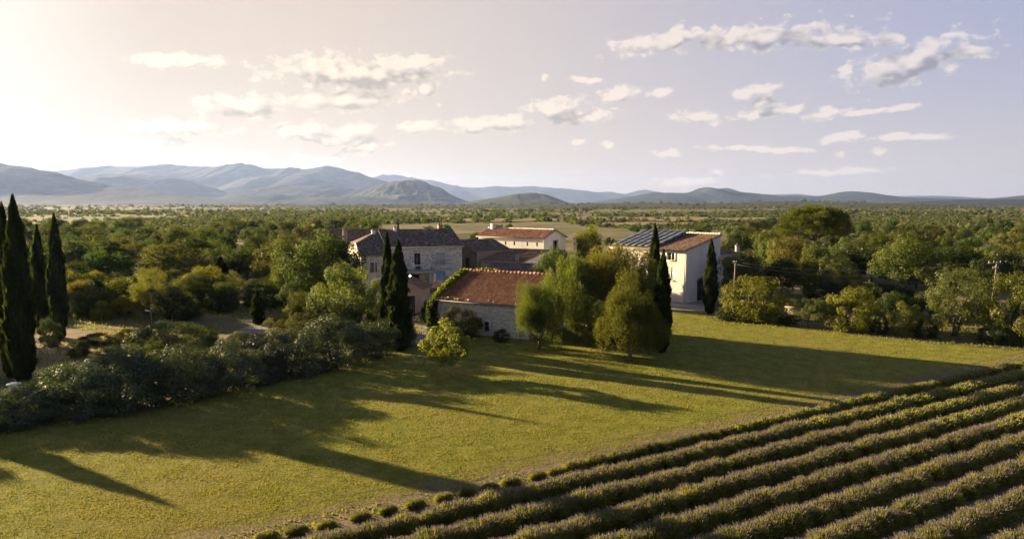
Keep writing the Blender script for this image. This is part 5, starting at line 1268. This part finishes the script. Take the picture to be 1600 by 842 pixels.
# ------------------------------------------------------------------ small things
def pole(px_b, py_b, Y, px_t, py_t, label, arms):
    b0 = AT(px_b, py_b, Y); top = AT(px_t, py_t, Y); L_ = top[2]; t = thing("utility_pole", label, "pole", (b0[0], Y, 0), 0)
    dx = (top[0] - b0[0]); m = MB(); m.tube([(0, 0, -.2), (dx * .5, 0, L_ * .5), (dx, 0, L_)], [.11, .095, .07], 10); m.build("shaft", P_WOOD, t)
    for (dz, w) in arms:
        k = dx * (L_ - dz) / L_; a = MB(); a.box(k - w, k + w * .35, -.14, -.07, L_ - dz - .05, L_ - dz + .05); ar = a.build("crossarm", P_WOOD, t)
        for q in (-w + .06, -w * .4, w * .28): i = MB(); i.tube([(k + q, -.1, L_ - dz + .05), (k + q, -.1, L_ - dz + .2)], [.04, .03], 6); i.build("insulator", P_GREY, ar)
    return np.array((top[0], Y, L_))
T1 = pole(1544, 524, 66.0, 1558, 409, "leaning wooden utility pole with crossarms at the right", [(.12, .85), (.60, .42)])
T2 = pole(1147, 462, 80.0, 1149, 408, "slim utility pole in front of the grey green tree", [(.15, .3)])
def wire(a, b_, sag, label):
    a = np.array(a); b_ = np.array(b_); t = thing("power_line", label, "wire", tuple(a)); m = MB()
    m.tube([tuple((b_ - a) * i / 12 + np.array((0, 0, -4 * sag * (i / 12) * (1 - i / 12)))) for i in range(13)], .014, 5); m.build("wire", P_WIRE, t)
wire(T1 + np.array((-.7, -.1, .05)), T2 + np.array((0, -.1, -.1)), .9, "upper overhead wire running between the two poles")
wire(T1 + np.array((-.2, -.1, -.45)), T2 + np.array((-.2, -.1, -.3)), 1.1, "lower overhead wire running between the two poles")
def small_things():
    # hive-like box at the left
    p = G(22, 613); t = thing("white_box", "small white capped box on a post left beside the tallest cypress", "box", (p[0], p[1], 0))
    b = MB(); b.box(-.20, .20, -.18, .18, 0, .50); b.build("body", P_LBLUE, t); b = MB(); b.hexa([(-.32, -.28, .503), (.32, -.28, .503), (.32, .28, .503), (-.32, .28, .503), (-.30, -.26, .60), (.30, -.26, .60), (.30, .26, .61), (-.30, .26, .61)]); b.build("lid", P_WHITE, t)
    t = thing("garden_bench", "small yellow wooden bench beside the white capped box", "bench", (p[0] + 1.15, p[1] - .7, 0), .3)
    b = MB(); b.box(-.6, .6, -.18, .18, .40, .45); b.build("seat", P_YELLOW, t)
    for x in (-.5, .5):
        for y in (-.13, .13): b = MB(); b.box(x - .03, x + .03, y - .03, y + .03, 0, .398); b.build("leg", P_YELLOW, t)
    # street lamp
    Y = 73.0; a = AT(229, 484, Y); b_ = AT(236, 487, Y); t = thing("street_lamp", "thin street lamp with a bright white head in the left garden", "lamp", (b_[0], Y, 0))
    m = MB(); m.tube([(0, 0, 0), (0, 0, b_[2])], [.05, .03], 8); m.build("post", P_METAL, t); m = MB(); m.hexa([(-.62, -.07, b_[2] + .12), (.05, -.05, b_[2]), (.05, .05, b_[2]), (-.62, .07, b_[2] + .12), (-.58, -.06, b_[2] + .21), (.05, -.04, b_[2] + .06), (.05, .04, b_[2] + .06), (-.58, .06, b_[2] + .21)]); m.build("lamp_head", P_WHITE, t)
    # parked motorcycle in the yard
    q = G(651, 502); t = thing("motorcycle", "dark motorcycle parked in the yard beside the driveway", "motorcycle", (q[0], q[1], 0), .25)
    def ring(x, r, w, name, mat, par):
        m = MB(); n = 20; pts = [(x + r * math.cos(6.2832 * i / n), 0, .31 + r * math.sin(6.2832 * i / n)) for i in range(n + 1)]; m.tube(pts, w, 6, cap=False); return m.build(name, mat, par, True)
    for x in (-.65, .65):
        tyre = ring(x, .26, .05, "wheel", P_BLACK, t); m = MB()
        for k in range(6): m.tube([(x, 0, .31), (x + .24 * math.cos(k * 1.047), 0, .31 + .24 * math.sin(k * 1.047))], .01, 4)
        m.build("spokes", P_METAL, tyre)
    m = MB(); m.tube([(-.65, 0, .31), (-.2, 0, .5), (.15, 0, .45), (.35, 0, .8), (.65, 0, .31)], .035, 6); m.build("frame", P_METAL, t)
    m = MB(); m.tube([(-.05, 0, .72), (.1, 0, .80), (.3, 0, .80), (.4, 0, .72)], [.06, .14, .13, .05], 10); m.build("fuel_tank", P_RED, t, True)
    m = MB(); m.tube([(-.75, 0, .78), (-.4, 0, .74), (-.05, 0, .72)], [.06, .10, .09], 8); m.build("seat", P_BLACK, t, True)
    m = MB(); m.box(-.18, .18, -.12, .12, .28, .58); m.build("engine", P_METAL, t); m = MB(); m.tube([(.35, -.34, 1.02), (.4, -.1, .98), (.4, .1, .98), (.35, .34, 1.02)], .018, 6); m.tube([(.4, 0, .98), (.42, 0, .8)], .02, 6); m.build("handlebar", P_BLACK, t)
    m = MB(); m.tube([(.46, 0, .86), (.56, 0, .86)], [.06, .09], 10); m.build("headlight", P_ZINC, t)
    m = MB(); m.tube([(-.05, .12, .3), (-.2, .3, 0)], .015, 5); m.build("kickstand", P_METAL, t)
    # blue barrel under the pines
    q = G(1020, 552); t = thing("blue_barrel", "small blue barrel beneath the pines next to the lawn cypress", "barrel", (q[0], q[1] + 3.2, 0))
    m = MB(); m.tube([(0, 0, 0), (0, 0, .1), (0, 0, .32), (0, 0, .6), (0, 0, .85), (0, 0, .92)], [.25, .29, .31, .31, .28, .26], 14); m.build("body", P_BARREL, t, True)
    m = MB()
    for z in (.30, .62): m.tube([(0, 0, z), (0, 0, z + .035)], .325, 14)
    m.build("hoop", P_BARREL, t)
    # pale stone wall below the clipped hedge on the right
    q0, q1 = G(1226, 490), G(1252, 492); t = thing("stone_wall", "short pale stone wall below the clipped hedge", "wall", (q0[0], q0[1], 0), math.atan2(q1[1] - q0[1], q1[0] - q0[0]))
    L_ = np.linalg.norm(q1 - q0); w = Wall((0, 0), (L_, 0), 0, .7); b = MB(); b.box(0, L_, 0, .4, 0, .7); b.build("core", MORTAR, t); m = MB(); w.stones(m, (), 71, (.14, .24), (.2, .5)); stuff(m.build("stone_facing", BRSTONE, t)); b = MB(); b.box(-.05, L_ + .05, -.06, .46, .702, .77); b.build("coping", BRSTONE, t)
small_things()

# ------------------------------------------------------------------ haze over the whole country
def haze():
    t = NT("haze_air"); v = t.node('ShaderNodeVolumePrincipled'); v.inputs['Color'].default_value = (.31, .44, .84, 1); v.inputs['Density'].default_value = HAZE_D; v.inputs['Anisotropy'].default_value = HAZE_G
    o = t.node('ShaderNodeOutputMaterial'); t.L.new(v.outputs[0], o.inputs['Volume'])
    zt = max(max(v_.co.z for v_ in ob.data.vertices) for ob in bpy.data.objects if ob.type == 'MESH' and ob.get("kind") == "structure") + 40
    b = MB(); b.box(-21000, 21000, -21000, 21000, -8, zt); h = stuff(b.build("haze", t.m)); tag(h, "pale sunlit haze in the valley air", "haze")
HAZE_D, HAZE_G = 3.6e-5, 0.34
haze()
